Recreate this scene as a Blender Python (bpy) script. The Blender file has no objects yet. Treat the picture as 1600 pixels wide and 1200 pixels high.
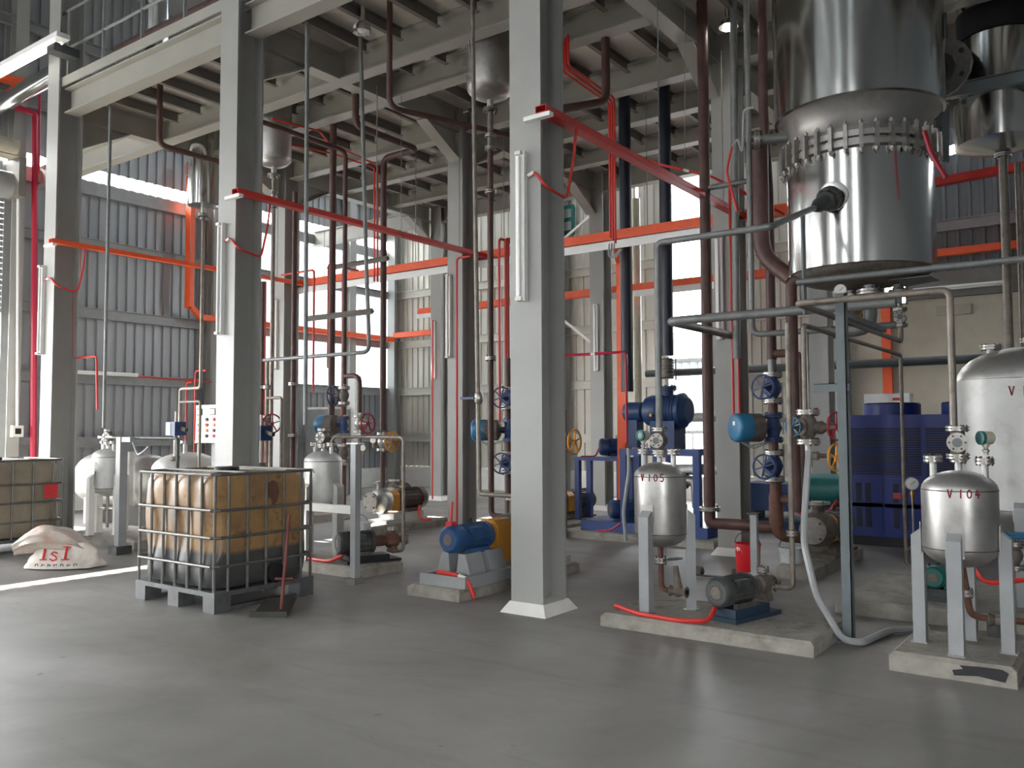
import bpy, math, random
from mathutils import Vector as V, Matrix, Quaternion
random.seed(7)
PI = math.pi
S = bpy.context.scene
COL = S.collection
# ------------------------------------------------------------------ camera
FPX, CAMH = 1334.0, 1.53
YAW, PITCH, ROLL = math.radians(-36.03), math.radians(2.99), math.radians(-0.205)
CF = V((math.sin(YAW)*math.cos(PITCH), math.cos(YAW)*math.cos(PITCH), math.sin(PITCH)))
_r = V((math.cos(YAW), -math.sin(YAW), 0)); _u = _r.cross(CF)
CR = _r*math.cos(ROLL) + _u*math.sin(ROLL); CU = CR.cross(CF)
CO = V((0, 0, CAMH))
cam = bpy.data.cameras.new('camera'); cam.sensor_width = 36; cam.lens = 36*FPX/1600
cam.clip_start = 0.05; cam.clip_end = 300
co = bpy.data.objects.new('camera', cam); COL.objects.link(co)
co.matrix_world = Matrix(((CR.x, CU.x, -CF.x, CO.x), (CR.y, CU.y, -CF.y, CO.y), (CR.z, CU.z, -CF.z, CO.z), (0, 0, 0, 1)))
S.camera = co
# ------------------------------------------------------------------ world, sun, exposure
W = bpy.data.worlds.new('world'); S.world = W; W.use_nodes = True
bg = W.node_tree.nodes['Background']; bg.inputs[0].default_value = (0.96, 0.98, 1.0, 1); bg.inputs[1].default_value = 10.0
sun = bpy.data.lights.new('sun', 'SUN'); sun.energy = 26; sun.angle = 0.009; sun.color = (1, .96, .9)
so = bpy.data.objects.new('sun', sun); COL.objects.link(so); so.location = (-30, 6, 30)
so.rotation_euler = V((math.cos(math.radians(41.5)), 0.03, -math.sin(math.radians(41.5)))).to_track_quat('-Z', 'Y').to_euler()
S.view_settings.view_transform = 'Standard'; S.view_settings.look = 'None'
S.view_settings.exposure = 1.1; S.view_settings.gamma = 1.0; S.view_settings.use_curve_mapping = False

# ------------------------------------------------------------------ measuring helpers: a photo pixel plus a known plane gives a point of the place
def ray(x, y): return CR*((x-800)/FPX) + CU*((600-y)/FPX) + CF
def at(x, y, Y): d = ray(x, y); return CO + d*(Y/d.y)
def atx(x, y, X): d = ray(x, y); return CO + d*(X/d.x)
def fl(x, y, z=0.0): d = ray(x, y); return CO + d*((z-CAMH)/d.z)
def dep(p): return (V(p)-CO).dot(CF)
def m_(px, p): return px*dep(p)/FPX
def zat(y, X, Y):            # height at plan point X,Y that shows on image row y
    p0 = V((X, Y, 0)) - CO; a = p0.dot(CU); b = CU.z; c = p0.dot(CF); d = CF.z; k = (600-y)/FPX
    return (k*c - a)/(b - k*d)
def vx(x, y, Y): p = at(x, y, Y); return p.x

# ------------------------------------------------------------------ materials
MATS = {}
def lin(c):
    return tuple(((v/255)/12.92 if v/255 <= .04045 else (((v/255)+.055)/1.055)**2.4) for v in c) + (1,)
def mat(name, rgb, rough=.5, metal=0.0, var=.12, scale=6.0, bump=0.0, bscale=40, spec=.5, rust=None, ramt=.5, rscale=3, coat=0):
    m = bpy.data.materials.new(name); m.use_nodes = True; nt = m.node_tree; b = nt.nodes['Principled BSDF']
    N = nt.nodes.new; L = nt.links.new
    tc = N('ShaderNodeTexCoord'); no = N('ShaderNodeTexNoise'); no.inputs['Scale'].default_value = scale; no.inputs['Detail'].default_value = 6
    L(tc.outputs['Object'], no.inputs['Vector'])
    mp = N('ShaderNodeMapRange'); mp.inputs['From Min'].default_value = .3; mp.inputs['From Max'].default_value = .7
    mp.inputs['To Min'].default_value = 1-var; mp.inputs['To Max'].default_value = 1+var; L(no.outputs['Fac'], mp.inputs['Value'])
    mx = N('ShaderNodeMix'); mx.data_type = 'RGBA'; mx.blend_type = 'MULTIPLY'; mx.inputs['Factor'].default_value = 1
    c = lin(rgb); mx.inputs['A'].default_value = c; L(mp.outputs['Result'], mx.inputs['B'])
    out = mx.outputs['Result']
    if rust:
        n2 = N('ShaderNodeTexNoise'); n2.inputs['Scale'].default_value = rscale; n2.inputs['Detail'].default_value = 8; n2.inputs['Roughness'].default_value = .65
        L(tc.outputs['Object'], n2.inputs['Vector'])
        r = N('ShaderNodeMapRange'); r.inputs['From Min'].default_value = .5; r.inputs['From Max'].default_value = .68; r.inputs['To Max'].default_value = ramt; L(n2.outputs['Fac'], r.inputs['Value'])
        m2 = N('ShaderNodeMix'); m2.data_type = 'RGBA'; L(r.outputs['Result'], m2.inputs['Factor']); L(out, m2.inputs['A']); m2.inputs['B'].default_value = lin(rust); out = m2.outputs['Result']
    L(out, b.inputs['Base Color'])
    b.inputs['Roughness'].default_value = rough; b.inputs['Metallic'].default_value = metal; b.inputs['Specular IOR Level'].default_value = spec
    if coat: b.inputs['Coat Weight'].default_value = coat
    if bump:
        nb = N('ShaderNodeTexNoise'); nb.inputs['Scale'].default_value = bscale; nb.inputs['Detail'].default_value = 4; L(tc.outputs['Object'], nb.inputs['Vector'])
        bp = N('ShaderNodeBump'); bp.inputs['Strength'].default_value = bump; bp.inputs['Distance'].default_value = .02; L(nb.outputs['Fac'], bp.inputs['Height']); L(bp.outputs['Normal'], b.inputs['Normal'])
    MATS[name] = m; return m
mat('column', (158, 158, 153), .42, var=.05, scale=2)
mat('beam', (160, 158, 148), .5, var=.06, scale=2)
mat('purlin', (118, 114, 108), .55, var=.08)
mat('deck', (214, 208, 198), .3, .45, var=.12, scale=1.2, bump=.25, bscale=3)
mat('clad', (150, 152, 154), .4, .25, var=.06, scale=1)
mat('clad_light', (196, 192, 180), .45, .1, var=.06, scale=1)
mat('clad_dark', (104, 106, 108), .5, .1, var=.06, scale=1)
mat('girt', (150, 151, 150), .45, .2, var=.08)
mat('plaster', (198, 190, 172), .8, var=.06, scale=1.5, rust=(160, 152, 136), ramt=.35, rscale=1.2)
mat('white_paint', (226, 224, 218), .6, var=.06)
mat('floor_dummy', (120, 118, 114), .5)
mat('concrete', (150, 145, 136), .9, var=.14, scale=9, bump=.5, bscale=30, rust=(104, 98, 90), ramt=.6, rscale=5)
mat('orange', (236, 92, 44), .45, var=.06)
mat('red', (204, 52, 44), .4, var=.08)
mat('crimson', (178, 32, 62), .35, var=.05)
mat('brownpipe', (84, 58, 52), .55, var=.18, scale=10, rust=(70, 42, 34), ramt=.5, rscale=7)
mat('rustpipe', (100, 66, 52), .7, var=.2, scale=14, rust=(70, 40, 30), ramt=.7, rscale=9, bump=.3)
mat('galv', (128, 130, 128), .5, .4, var=.12, scale=12)
mat('steelpipe', (134, 126, 116), .5, .45, var=.16, scale=12, rust=(96, 82, 68), ramt=.6, rscale=10)
mat('darkpipe', (62, 66, 68), .5, .1, var=.1)
mat('bluepost', (104, 112, 114), .55, .1, var=.1)
mat('stainless', (210, 210, 207), .17, 1.0, var=.06, scale=1.2, bump=.12, bscale=1.3)
mat('silver', (176, 174, 170), .38, .8, var=.1, scale=5, rust=(120, 112, 104), ramt=.45, rscale=4)
mat('silver_light', (196, 196, 192), .5, .5, var=.08, scale=5, rust=(140, 134, 126), ramt=.4, rscale=4)
mat('flange', (160, 156, 150), .35, .8, var=.15, scale=20)
mat('bolt', (74, 70, 66), .5, .6, var=.15, scale=30)
mat('castiron', (112, 104, 96), .65, .3, var=.2, scale=18, rust=(84, 58, 44), ramt=.6, rscale=12)
mat('valveblue', (52, 70, 112), .5, var=.15, scale=14)
mat('wheelblue', (44, 62, 104), .45, var=.12, scale=14)
mat('wheelred', (150, 22, 36), .4, var=.1)
mat('wheelyellow', (206, 142, 44), .5, var=.15, scale=14)
mat('actblue', (40, 108, 148), .45, var=.12, scale=10, rust=(70, 96, 104), ramt=.5, rscale=5)
mat('pumpblue', (28, 56, 98), .45, var=.12, scale=10)
mat('motorblue', (36, 78, 124), .45, var=.16, scale=10, rust=(96, 120, 136), ramt=.45, rscale=4)
mat('motordark', (62, 66, 66), .55, .1, var=.16, scale=10, rust=(110, 104, 94), ramt=.45, rscale=4)
mat('motorbrown', (74, 58, 54), .5, .1, var=.15, scale=10)
mat('guard', (204, 140, 40), .5, var=.1, scale=8, rust=(150, 110, 60), ramt=.5, rscale=4)
mat('framegrey', (150, 152, 152), .5, var=.08)
mat('frameblue', (44, 68, 124), .45, var=.08)
mat('chiller', (24, 42, 112), .4, var=.06)
mat('chillerdark', (14, 20, 44), .6, var=.06)
mat('black', (24, 25, 28), .6, var=.1)
mat('ductblue', (22, 30, 46), .4, var=.1)
mat('white', (236, 236, 232), .4, var=.03)
mat('panelgrey', (222, 220, 208), .4, var=.04)
mat('hose', (158, 160, 160), .35, var=.06, spec=.6)
mat('teal', (30, 104, 98), .4, var=.1)
mat('beige', (176, 170, 150), .4, var=.08)
mat('brass', (186, 142, 66), .35, .8, var=.1)
mat('pallet', (104, 106, 106), .5, .5, var=.15, scale=9, rust=(80, 72, 64), ramt=.5, rscale=6)
mat('cage', (116, 115, 110), .45, .6, var=.14, scale=9, rust=(104, 94, 84), ramt=.5, rscale=7)
mat('ink', (126, 22, 42), .7, var=.3, scale=60)
mat('inkred', (206, 52, 56), .7, var=.12, scale=30)
mat('inkdark', (60, 50, 50), .7)
mat('bag', (212, 206, 196), .75, var=.1, scale=12, bump=.6, bscale=9, rust=(150, 142, 130), ramt=.5, rscale=5)
mat('bagfilm', (186, 176, 164), .35, var=.15, scale=9, bump=.9, bscale=9, rust=(196, 120, 100), ramt=.55, rscale=6)
mat('bucketred', (196, 26, 36), .35, var=.06)
mat('bucketwhite', (196, 200, 200), .5, var=.1, scale=12, rust=(120, 126, 130), ramt=.6, rscale=8)
mat('shovel', (72, 72, 68), .5, .5, var=.15)
mat('shovelrod', (110, 52, 46), .6, var=.15)
mat('wood', (188, 150, 92), .6, var=.15, scale=8)
mat('baseblue', (36, 56, 74), .5, var=.1)
mat('tape', (232, 230, 226), .5)
mat('asphalt', (44, 44, 46), .8, var=.2, scale=12)

def emat(name, rgb, e):
    m = bpy.data.materials.new(name); m.use_nodes = True; b = m.node_tree.nodes['Principled BSDF']
    b.inputs['Base Color'].default_value = lin(rgb); b.inputs['Emission Color'].default_value = lin(rgb); b.inputs['Emission Strength'].default_value = e; MATS[name] = m
emat('lamp_lit', (255, 250, 240), 30)
emat('tube_lit', (255, 252, 246), 1.4)
def translucent(name, rgb):
    m = bpy.data.materials.new(name); m.use_nodes = True; nt = m.node_tree; N = nt.nodes.new; L = nt.links.new
    b = nt.nodes['Principled BSDF']; b.inputs['Base Color'].default_value = lin((222, 226, 228)); b.inputs['Roughness'].default_value = .5
    t = N('ShaderNodeBsdfTranslucent'); t.inputs['Color'].default_value = lin(rgb); mx = N('ShaderNodeMixShader'); mx.inputs[0].default_value = .7
    no = N('ShaderNodeTexNoise'); no.inputs['Scale'].default_value = .9
    L(b.outputs[0], mx.inputs[1]); L(t.outputs[0], mx.inputs[2]); L(mx.outputs[0], nt.nodes['Material Output'].inputs[0]); MATS[name] = m
translucent('clad_translucent', (112, 118, 122)); translucent('roof_translucent', (172, 178, 182))
def special():
    # concrete floor: trowel clouds, stains, dull gloss
    m = bpy.data.materials.new('floor'); m.use_nodes = True; nt = m.node_tree; N = nt.nodes.new; L = nt.links.new; b = nt.nodes['Principled BSDF']
    tc = N('ShaderNodeTexCoord')
    def noise(sc, det=6, ro=.55, dist=0, vec=None):
        n = N('ShaderNodeTexNoise'); n.inputs['Scale'].default_value = sc; n.inputs['Detail'].default_value = det; n.inputs['Roughness'].default_value = ro; n.inputs['Distortion'].default_value = dist
        L(vec or tc.outputs['Object'], n.inputs['Vector']); return n.outputs['Fac']
    def ramp(f, a, b_, lo=0., hi=1.):
        r = N('ShaderNodeMapRange'); r.inputs['From Min'].default_value = a; r.inputs['From Max'].default_value = b_; r.inputs['To Min'].default_value = lo; r.inputs['To Max'].default_value = hi; L(f, r.inputs['Value']); return r.outputs['Result']
    def mix(f, a, b_):
        x = N('ShaderNodeMix'); x.data_type = 'RGBA'; L(f, x.inputs['Factor'])
        for s, v in (('A', a), ('B', b_)):
            if isinstance(v, tuple): x.inputs[s].default_value = lin(v)
            else: L(v, x.inputs[s])
        return x.outputs['Result']
    c = mix(ramp(noise(.45, 8, .6, .6), .35, .65), (146, 143, 139), (114, 111, 106))
    c = mix(ramp(noise(2.2, 8, .62), .5, .75, 0, .5), c, (142, 138, 132))
    mp = N('ShaderNodeMapping'); mp.inputs['Scale'].default_value = (.5, 3.2, 1); mp.inputs['Rotation'].default_value = (0, 0, .5); L(tc.outputs['Object'], mp.inputs['Vector'])
    c = mix(ramp(noise(1.3, 6, .6, .3, mp.outputs['Vector']), .55, .72, 0, .4), c, (96, 92, 88))
    c = mix(ramp(noise(7, 3, .5), .70, .76, 0, .55), c, (78, 76, 74))
    L(c, b.inputs['Base Color'])
    L(ramp(noise(1.1, 6, .6), .3, .7, .42, .64), b.inputs['Roughness']); b.inputs['Specular IOR Level'].default_value = .5
    bp = N('ShaderNodeBump'); bp.inputs['Strength'].default_value = .12; bp.inputs['Distance'].default_value = .01; L(noise(9, 6, .6), bp.inputs['Height']); L(bp.outputs['Normal'], b.inputs['Normal'])
    MATS['floor'] = m
    # tote bottle: yellowed plastic, dark liquid in the lower part
    m = bpy.data.materials.new('tote'); m.use_nodes = True; nt = m.node_tree; b = nt.nodes['Principled BSDF']; N = nt.nodes.new; L = nt.links.new; tc = N('ShaderNodeTexCoord')
    sx = N('ShaderNodeSeparateXYZ'); L(tc.outputs['Object'], sx.inputs[0])
    ad = N('ShaderNodeMath'); ad.operation = 'MULTIPLY_ADD'; L(noise(3, 4), ad.inputs[0]); ad.inputs[1].default_value = .05; L(sx.outputs['Z'], ad.inputs[2])
    up = mix(ramp(noise(2.6, 7, .62), .38, .66), (164, 128, 82), (116, 92, 68)); up = mix(ramp(noise(6, 7, .7), .56, .68, 0, .8), up, (92, 66, 46))
    L(mix(ramp(ad.outputs[0], .49, .53), mix(ramp(noise(4, 6), .4, .65), (74, 74, 73), (54, 54, 55)), up), b.inputs['Base Color'])
    b.inputs['Roughness'].default_value = .38; b.inputs['Subsurface Weight'].default_value = .0; MATS['tote'] = m
    m = bpy.data.materials.new('tote_dull'); m.use_nodes = True; nt = m.node_tree; b = nt.nodes['Principled BSDF']; N = nt.nodes.new; L = nt.links.new; tc = N('ShaderNodeTexCoord')
    L(mix(ramp(noise(2.6, 7, .62), .38, .66), (150, 138, 118), (122, 112, 98)), b.inputs['Base Color']); b.inputs['Roughness'].default_value = .4; MATS['tote_dull'] = m
    m = bpy.data.materials.new('glass'); m.use_nodes = True; b = m.node_tree.nodes['Principled BSDF']; b.inputs['Base Color'].default_value = lin((84, 92, 92)); b.inputs['Roughness'].default_value = .3; b.inputs['Specular IOR Level'].default_value = .8; MATS['glass'] = m
special()

# ------------------------------------------------------------------ mesh helpers
def basis(d):
    d = V(d).normalized(); a = V((0, 0, 1)) if abs(d.z) < .9 else V((1, 0, 0)); u = a.cross(d).normalized(); return u, d.cross(u), d
class MB:
    def __init__(s): s.v = []; s.f = []
    def add(s, vs, fs):
        k = len(s.v); s.v += [V(p) for p in vs]; s.f += [tuple(i+k for i in f) for f in fs]; return s
    def hull8(s, p): return s.add(p, [(0, 3, 2, 1), (4, 5, 6, 7), (0, 1, 5, 4), (1, 2, 6, 5), (2, 3, 7, 6), (3, 0, 4, 7)])
    def box(s, x0, x1, y0, y1, z0, z1): return s.hull8([(x0, y0, z0), (x1, y0, z0), (x1, y1, z0), (x0, y1, z0), (x0, y0, z1), (x1, y0, z1), (x1, y1, z1), (x0, y1, z1)])
    def cbox(s, c, sx, sy, sz): return s.box(c[0]-sx/2, c[0]+sx/2, c[1]-sy/2, c[1]+sy/2, c[2]-sz/2, c[2]+sz/2)
    def bar(s, a, b, w, h, up=(0, 0, 1)):            # rectangular bar from a to b, w across, h along up
        a, b = V(a), V(b); d = (b-a).normalized(); up = V(up)
        if abs(d.dot(up)) > .95: up = V((0, 1, 0))
        r = d.cross(up).normalized(); u = r.cross(d); r = r*w/2; u = u*h/2
        return s.hull8([a-r-u, a+r-u, a+r+u, a-r+u, b-r-u, b+r-u, b+r+u, b-r+u])
    def prism(s, poly, a, b):                         # 2-D outline swept: poly is list of 3-D points, offset vector b
        n = len(poly); p = [V(q)+V(a) for q in poly]; q = [x+V(b) for x in p]
        return s.add(p+q, [tuple(range(n))[::-1], tuple(range(n, 2*n))]+[(i, (i+1) % n, n+(i+1) % n, n+i) for i in range(n)])
    def lathe(s, prof, o=(0, 0, 0), ax=(0, 0, 1), n=24, caps=True):   # prof: (radius, height) list
        u, v, d = basis(ax); o = V(o); k = len(s.v); vs = []; fs = []
        for r, h in prof:
            for i in range(n):
                t = 2*PI*i/n; vs.append(o+d*h+(u*math.cos(t)+v*math.sin(t))*max(r, 1e-4))
        for j in range(len(prof)-1):
            for i in range(n): fs.append((j*n+i, j*n+(i+1) % n, (j+1)*n+(i+1) % n, (j+1)*n+i))
        if caps: fs.append(tuple(range(n))[::-1]); fs.append(tuple((len(prof)-1)*n+i for i in range(n)))
        return s.add(vs, fs)
    def cyl(s, a, b, r, r2=None, n=14): a, b = V(a), V(b); return s.lathe([(r, 0), (r if r2 is None else r2, (b-a).length)], a, b-a, n)
    def torus(s, c, ax, R, r, n=22, k=7, arc=1.0):
        u, v, d = basis(ax); c = V(c); vs = []; fs = []; m = n if arc >= 1 else n+1
        for i in range(m):
            t = 2*PI*arc*i/n; e = u*math.cos(t)+v*math.sin(t)
            for j in range(k): q = 2*PI*j/k; vs.append(c+e*(R+r*math.cos(q))+d*(r*math.sin(q)))
        for i in range(n):
            i2 = (i+1) % m
            for j in range(k): fs.append((i*k+j, i2*k+j, i2*k+(j+1) % k, i*k+(j+1) % k))
        return s.add(vs, fs)
    def tube(s, pts, r, n=10, bend=None):              # round pipe through pts with rounded elbows
        pts = [V(p) for p in pts]; bend = r*2.2 if bend is None else bend; path = [pts[0]]
        for i in range(1, len(pts)-1):
            a, b, c = pts[i-1], pts[i], pts[i+1]; la, lc = (a-b).length, (c-b).length
            if la < 1e-5 or lc < 1e-5: continue
            t = min(bend, la*.49, lc*.49); p = b+(a-b)/la*t; q = b+(c-b)/lc*t
            for k in range(5): f = k/4; path.append(p*(1-f)**2+b*2*f*(1-f)+q*f*f)
        path.append(pts[-1]); vs = []; fs = []; u = None; m = len(path)
        for i, p in enumerate(path):
            d = (path[min(i+1, m-1)]-path[max(i-1, 0)]).normalized()
            if u is None: u = basis(d)[0]
            u = (u-d*u.dot(d)).normalized(); w = d.cross(u)
            for j in range(n): t = 2*PI*j/n; vs.append(p+(u*math.cos(t)+w*math.sin(t))*r)
        for i in range(m-1):
            for j in range(n): fs.append((i*n+j, i*n+(j+1) % n, (i+1)*n+(j+1) % n, (i+1)*n+j))
        fs.append(tuple(range(n))[::-1]); fs.append(tuple((m-1)*n+j for j in range(n)))
        return s.add(vs, fs)
    def ball(s, c, r, n=14, sz=1.0): return s.lathe([(r*math.sin(PI*i/8), -r*sz*math.cos(PI*i/8)) for i in range(9)], c, (0, 0, 1), n)
    def mesh(s, name, m, smooth=True):
        me = bpy.data.meshes.new(name); me.from_pydata([tuple(p) for p in s.v], [], s.f); me.validate(); me.update()
        if m: me.materials.append(MATS[m])
        if smooth: me.shade_smooth(); me.set_sharp_from_angle(angle=math.radians(38))
        return me
def link(name, me, parent=None, loc=(0, 0, 0), rz=0.0):
    o = bpy.data.objects.new(name, me); COL.objects.link(o)
    o.location = loc; o.rotation_euler = (0, 0, rz)
    if parent is not None: o.parent = parent
    return o
def tag(o, label, cat, group=None):
    o['label'] = label; o['category'] = cat
    if group: o['group'] = group
    return o
def part(name, b, m, parent, label=None, world=False):
    if world:
        L = V(parent.location); q = parent.parent
        while q is not None: L = L + V(q.location); q = q.parent
        for p in b.v: p -= L
    o = link(name, b.mesh(name, m), parent)
    if label: o['label'] = label
    return o
def thing(name, label, cat, loc=(0, 0, 0), rz=0.0, group=None): return tag(link(name, None, None, loc, rz), label, cat, group)
def solo(name, b, m, label, cat, group=None):        # a thing that is one mesh, given in world coordinates; origin goes to its base
    xs = [p.x for p in b.v]; ys = [p.y for p in b.v]; z0 = min(p.z for p in b.v); L = V(((min(xs)+max(xs))/2, (min(ys)+max(ys))/2, z0))
    for p in b.v: p -= L
    return tag(link(name, b.mesh(name, m), None, L), label, cat, group)
def struct(name, b, m): 
    o = link(name, b.mesh(name, m) if b else None); o['kind'] = 'structure'; return o
def share(name, me, parent, loc=(0, 0, 0), rz=0.0): return link(name, me, parent, loc, rz)
# ================================================================== THE SETTING
XA, XB, XC = -12.37, -8.25, -4.11
Y1, Y2, Y3 = 6.03, 10.05, 14.1
XL, YB, XR, YF, ZR = -16.4, 17.0, 4.6, -8.0, 10.4        # left wall, back wall, right wall, front wall, roof
floor = struct('floor', MB().box(XL-.3, XR+.3, YF-.3, YB+.3, -.3, 0), 'floor')
yard = struct('trim_1', MB().box(-60, 50, -50, 60, -.5, -.31), 'asphalt')        # ground outside the doors
roof = struct('ceiling_1', MB().box(-12.6, XR+.2, 5.5, 14.5, ZR, ZR+.08), 'clad')
for i in range(8): link('unseen_roof_light' if i == 6 else 'roof_sheet', MB().box(XL-.2, -12.6, 5.5+i*1.125, 5.5+(i+1)*1.125, ZR, ZR+.004).mesh('unseen_roof_light', 'roof_translucent' if i == 6 else 'clad', False), roof)  # the translucent sheet is added, out of view, to light the left side
for i in range(11): link('unseen_roof_light', MB().box(XL-.2+i*1.95, XL-.2+(i+1)*1.95, 14.5, YB+.2, ZR, ZR+.004).mesh('unseen_roof_light', 'roof_translucent', False), roof)  # translucent strip added out of view to brighten back wall and far floor
_sk = [XL-.2]
for xs in (-14.6, -11.0, -7.4, -3.8, -.4): _sk += [xs-.08, xs+.08]
_sk.append(XR+.2)
for i in range(len(_sk)-1):                              # roof sheets of the front half, every other one a narrow translucent roof light
    o = link('roof_sheet' if i % 2 == 0 else 'unseen_roof_light', MB().box(_sk[i], _sk[i+1], YF-.2, 5.5, ZR, ZR+(.08 if i % 2 == 0 else .004)).mesh('roof_sheet', 'clad' if i % 2 == 0 else 'roof_translucent', False), roof)

_sheets = {}
def sheet(L, z0, z1, m, pitch=.2, d=.035):              # one trapezoid profile sheet, width L along local x, ribs towards -y
    k = (round(L, 3), round(z0, 3), round(z1, 3), m)
    if k not in _sheets:
        b = MB(); n = max(1, round(L/pitch)); p = L/n; prof = []
        for i in range(n):
            x = i*p; prof += [(x, 0), (x+p*.30, 0), (x+p*.36, -d), (x+p*.66, -d), (x+p*.72, 0)]
        prof.append((L, 0)); N = len(prof)
        vs = [(x, y, z) for z in (z0, z1) for x, y in prof]
        b.add(vs, [(i, i+1, N+i+1, N+i) for i in range(N-1)]); _sheets[k] = b.mesh('cladding_panel', m, False)
    return _sheets[k]
def clad(parent, spans, axis, fixed):                  # spans: (s0, s1, [(z0,z1,material)...]) split in metre-wide sheets
    for s0, s1, zs in spans:
        n = max(1, round((s1-s0)/1.0)); w = (s1-s0)/n
        for i in range(n):
            for z0, z1, m in zs:
                if axis == 'x': share('cladding_panel', sheet(w, z0, z1, m), parent, (s0+i*w, fixed, 0))
                else: share('cladding_panel', sheet(w, z0, z1, m), parent, (fixed, s0+(i+1)*w, 0), -PI/2)
def cgirt(b, a, c, out, h=.2, w=.09):                  # channel rail from a to c, flanges pointing along out
    a, c, out = V(a), V(c), V(out); t = .012
    b.bar(a+out*t/2, c+out*t/2, t, h); 
    for s in (-1, 1): b.bar(a+out*w/2+V((0, 0, s*(h/2-t/2))), c+out*w/2+V((0, 0, s*(h/2-t/2))), w, t)
    return b
def hcol(b, x, y, z0, z1, bf=.32, h=.36, t=.022, along='y'):
    if along == 'y':
        for s in (-1, 1): b.box(x-bf/2, x+bf/2, y+s*(h/2)-(t if s > 0 else 0), y+s*(h/2)+(0 if s > 0 else t), z0, z1)
        b.box(x-.012, x+.012, y-h/2+t, y+h/2-t, z0, z1)
    else:
        for s in (-1, 1): b.box(x+s*(h/2)-(t if s > 0 else 0), x+s*(h/2)+(0 if s > 0 else t), y-bf/2, y+bf/2, z0, z1)
        b.box(x-h/2+t, x+h/2-t, y-.012, y+.012, z0, z1)
    return b
def ibeam(a, c, z0, h=.36, bf=.2, t=.02):
    a, c = V((a[0], a[1], 0)), V((c[0], c[1], 0)); b = MB(); up = V((0, 0, 1))
    b.bar(a+up*(z0+t/2), c+up*(z0+t/2), bf, t); b.bar(a+up*(z0+h-t/2), c+up*(z0+h-t/2), bf, t); b.bar(a+up*(z0+h/2), c+up*(z0+h/2), .014, h-2*t)
    return b
GZ = (1.3, 2.53, 3.8, 5.15, 7.6, 9.0)
TOPS = [(6.62, ZR, 'clad')]
# ---- left wall (plane X = XL): roller door bay, solid bays, translucent bay by the corner
wl = struct('wall_left', MB().box(XL-.14, XL+.02, 6.95, YB, 0, .5), 'white_paint')
clad(wl, [(YF, -2.6, [(0, 6.42, 'clad'), (6.66, ZR, 'clad')]), (-2.6, 1.6, [(4.6, 6.42, 'clad'), (6.66, ZR, 'clad')]), (1.6, 2.2, [(0, 6.42, 'clad'), (6.66, ZR, 'clad')]), (2.2, 6.95, [(5.75, 6.42, 'clad'), (6.66, ZR, 'clad')]),
          (6.95, 12.0, [(.5, 6.42, 'clad'), (6.66, ZR, 'clad')]), (12.0, YB, [(.5, 2.5, 'clad'), (2.5, 6.42, 'clad_translucent'), (6.66, ZR, 'clad')])], 'y', XL)
for z in GZ:
    for y0, y1 in ((7.05, 7.1), (7.1, 11.1), (11.35, YB)) if z < 5.6 else ((YF, YB),):
        part('girt', cgirt(MB(), (XL+.06, y0, z), (XL+.06, y1, z), (1, 0, 0)), 'girt', wl)
part('ribbon_sill', MB().box(XL+.02, XL+.1, 6.95, YB, 6.12, 6.36), 'girt', wl)
for y in (2.05, 7.05, 11.2, 15.2): part('wall_post', hcol(MB(), XL+.2, y, 0, ZR, .22, .24, .018, 'x'), 'column', wl)
# ---- back wall (plane Y = YB)
wb = struct('wall_back', MB().box(XL, -8.55, YB-.02, YB+.14, 0, .55), 'white_paint')
part('plinth', MB().box(-7.0, -4.6, YB-.02, YB+.14, 0, .55), 'white_paint', wb); part('plinth', MB().box(-8.55, -7.0, YB-.02, YB+.14, 0, .45), 'white_paint', wb)
UP = [(6.45, ZR, 'clad_light')]
clad(wb, [(XL, -14.42, [(.55, 6.45, 'clad_light')]+UP), (-14.34, -8.9, [(.55, 6.45, 'clad_light')]+UP), (-8.84, -8.15, [(.55, 6.45, 'clad_light')]+UP),
          (-8.15, -7.02, [(1.45, 3.0, 'clad_translucent'), (7.3, ZR, 'clad_light')]), (-7.02, -4.6, [(.55, 6.45, 'clad_light')]+UP), (-4.6, XR, [(4.3, 6.45, 'clad_dark'), (6.62, ZR, 'clad_dark')])], 'x', YB)
part('masonry_infill', MB().box(-4.6, XR, YB-.06, YB+.14, 0, 3.85), 'plaster', wb); part('lintel_beam', MB().box(-4.6, XR, YB-.22, YB+.1, 3.85, 4.3), 'purlin', wb)
for z in GZ:
    for x0, x1 in ((XL+.2, -14.5), (-14.3, -10.9), (-10.6, -8.2), (-7.0, -4.7)) if z < 3 else ((XL+.2, -14.5), (-14.3, -8.2), (-7.0, -4.7)):
        if z < 6: part('girt', cgirt(MB(), (x0, YB-.06, z), (x1, YB-.06, z), (0, -1, 0)), 'clad_light', wb)
    if z > 5: part('girt', cgirt(MB(), (-4.6 if z < 6 else XL, YB-.06, z), (XR, YB-.06, z), (0, -1, 0)), 'girt', wb)
for x in (-16.15, -14.2, -10.75, -6.85, -4.45, -.3): part('wall_post', hcol(MB(), x, YB-.22, 0, ZR, .26, .26, .018), 'column', wb)
for (p, q) in ((at(880, 374, 16.6), at(930, 331, 16.6)), (at(880, 500, 16.6), at(934, 544, 16.6))): part('brace', MB().bar(p, q, .05, .05), 'white_paint', wb)
w1 = struct('window_1', MB().box(-8.15, -7.02, YB-.03, YB+.06, .43, .5).box(-8.15, -8.09, YB-.03, YB+.06, .5, 1.4).box(-7.08, -7.02, YB-.03, YB+.06, .5, 1.4).box(-8.15, -7.02, YB-.03, YB+.06, 1.4, 1.47).box(-7.62, -7.58, YB-.02, YB+.05, .5, 1.4), 'white')
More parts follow.
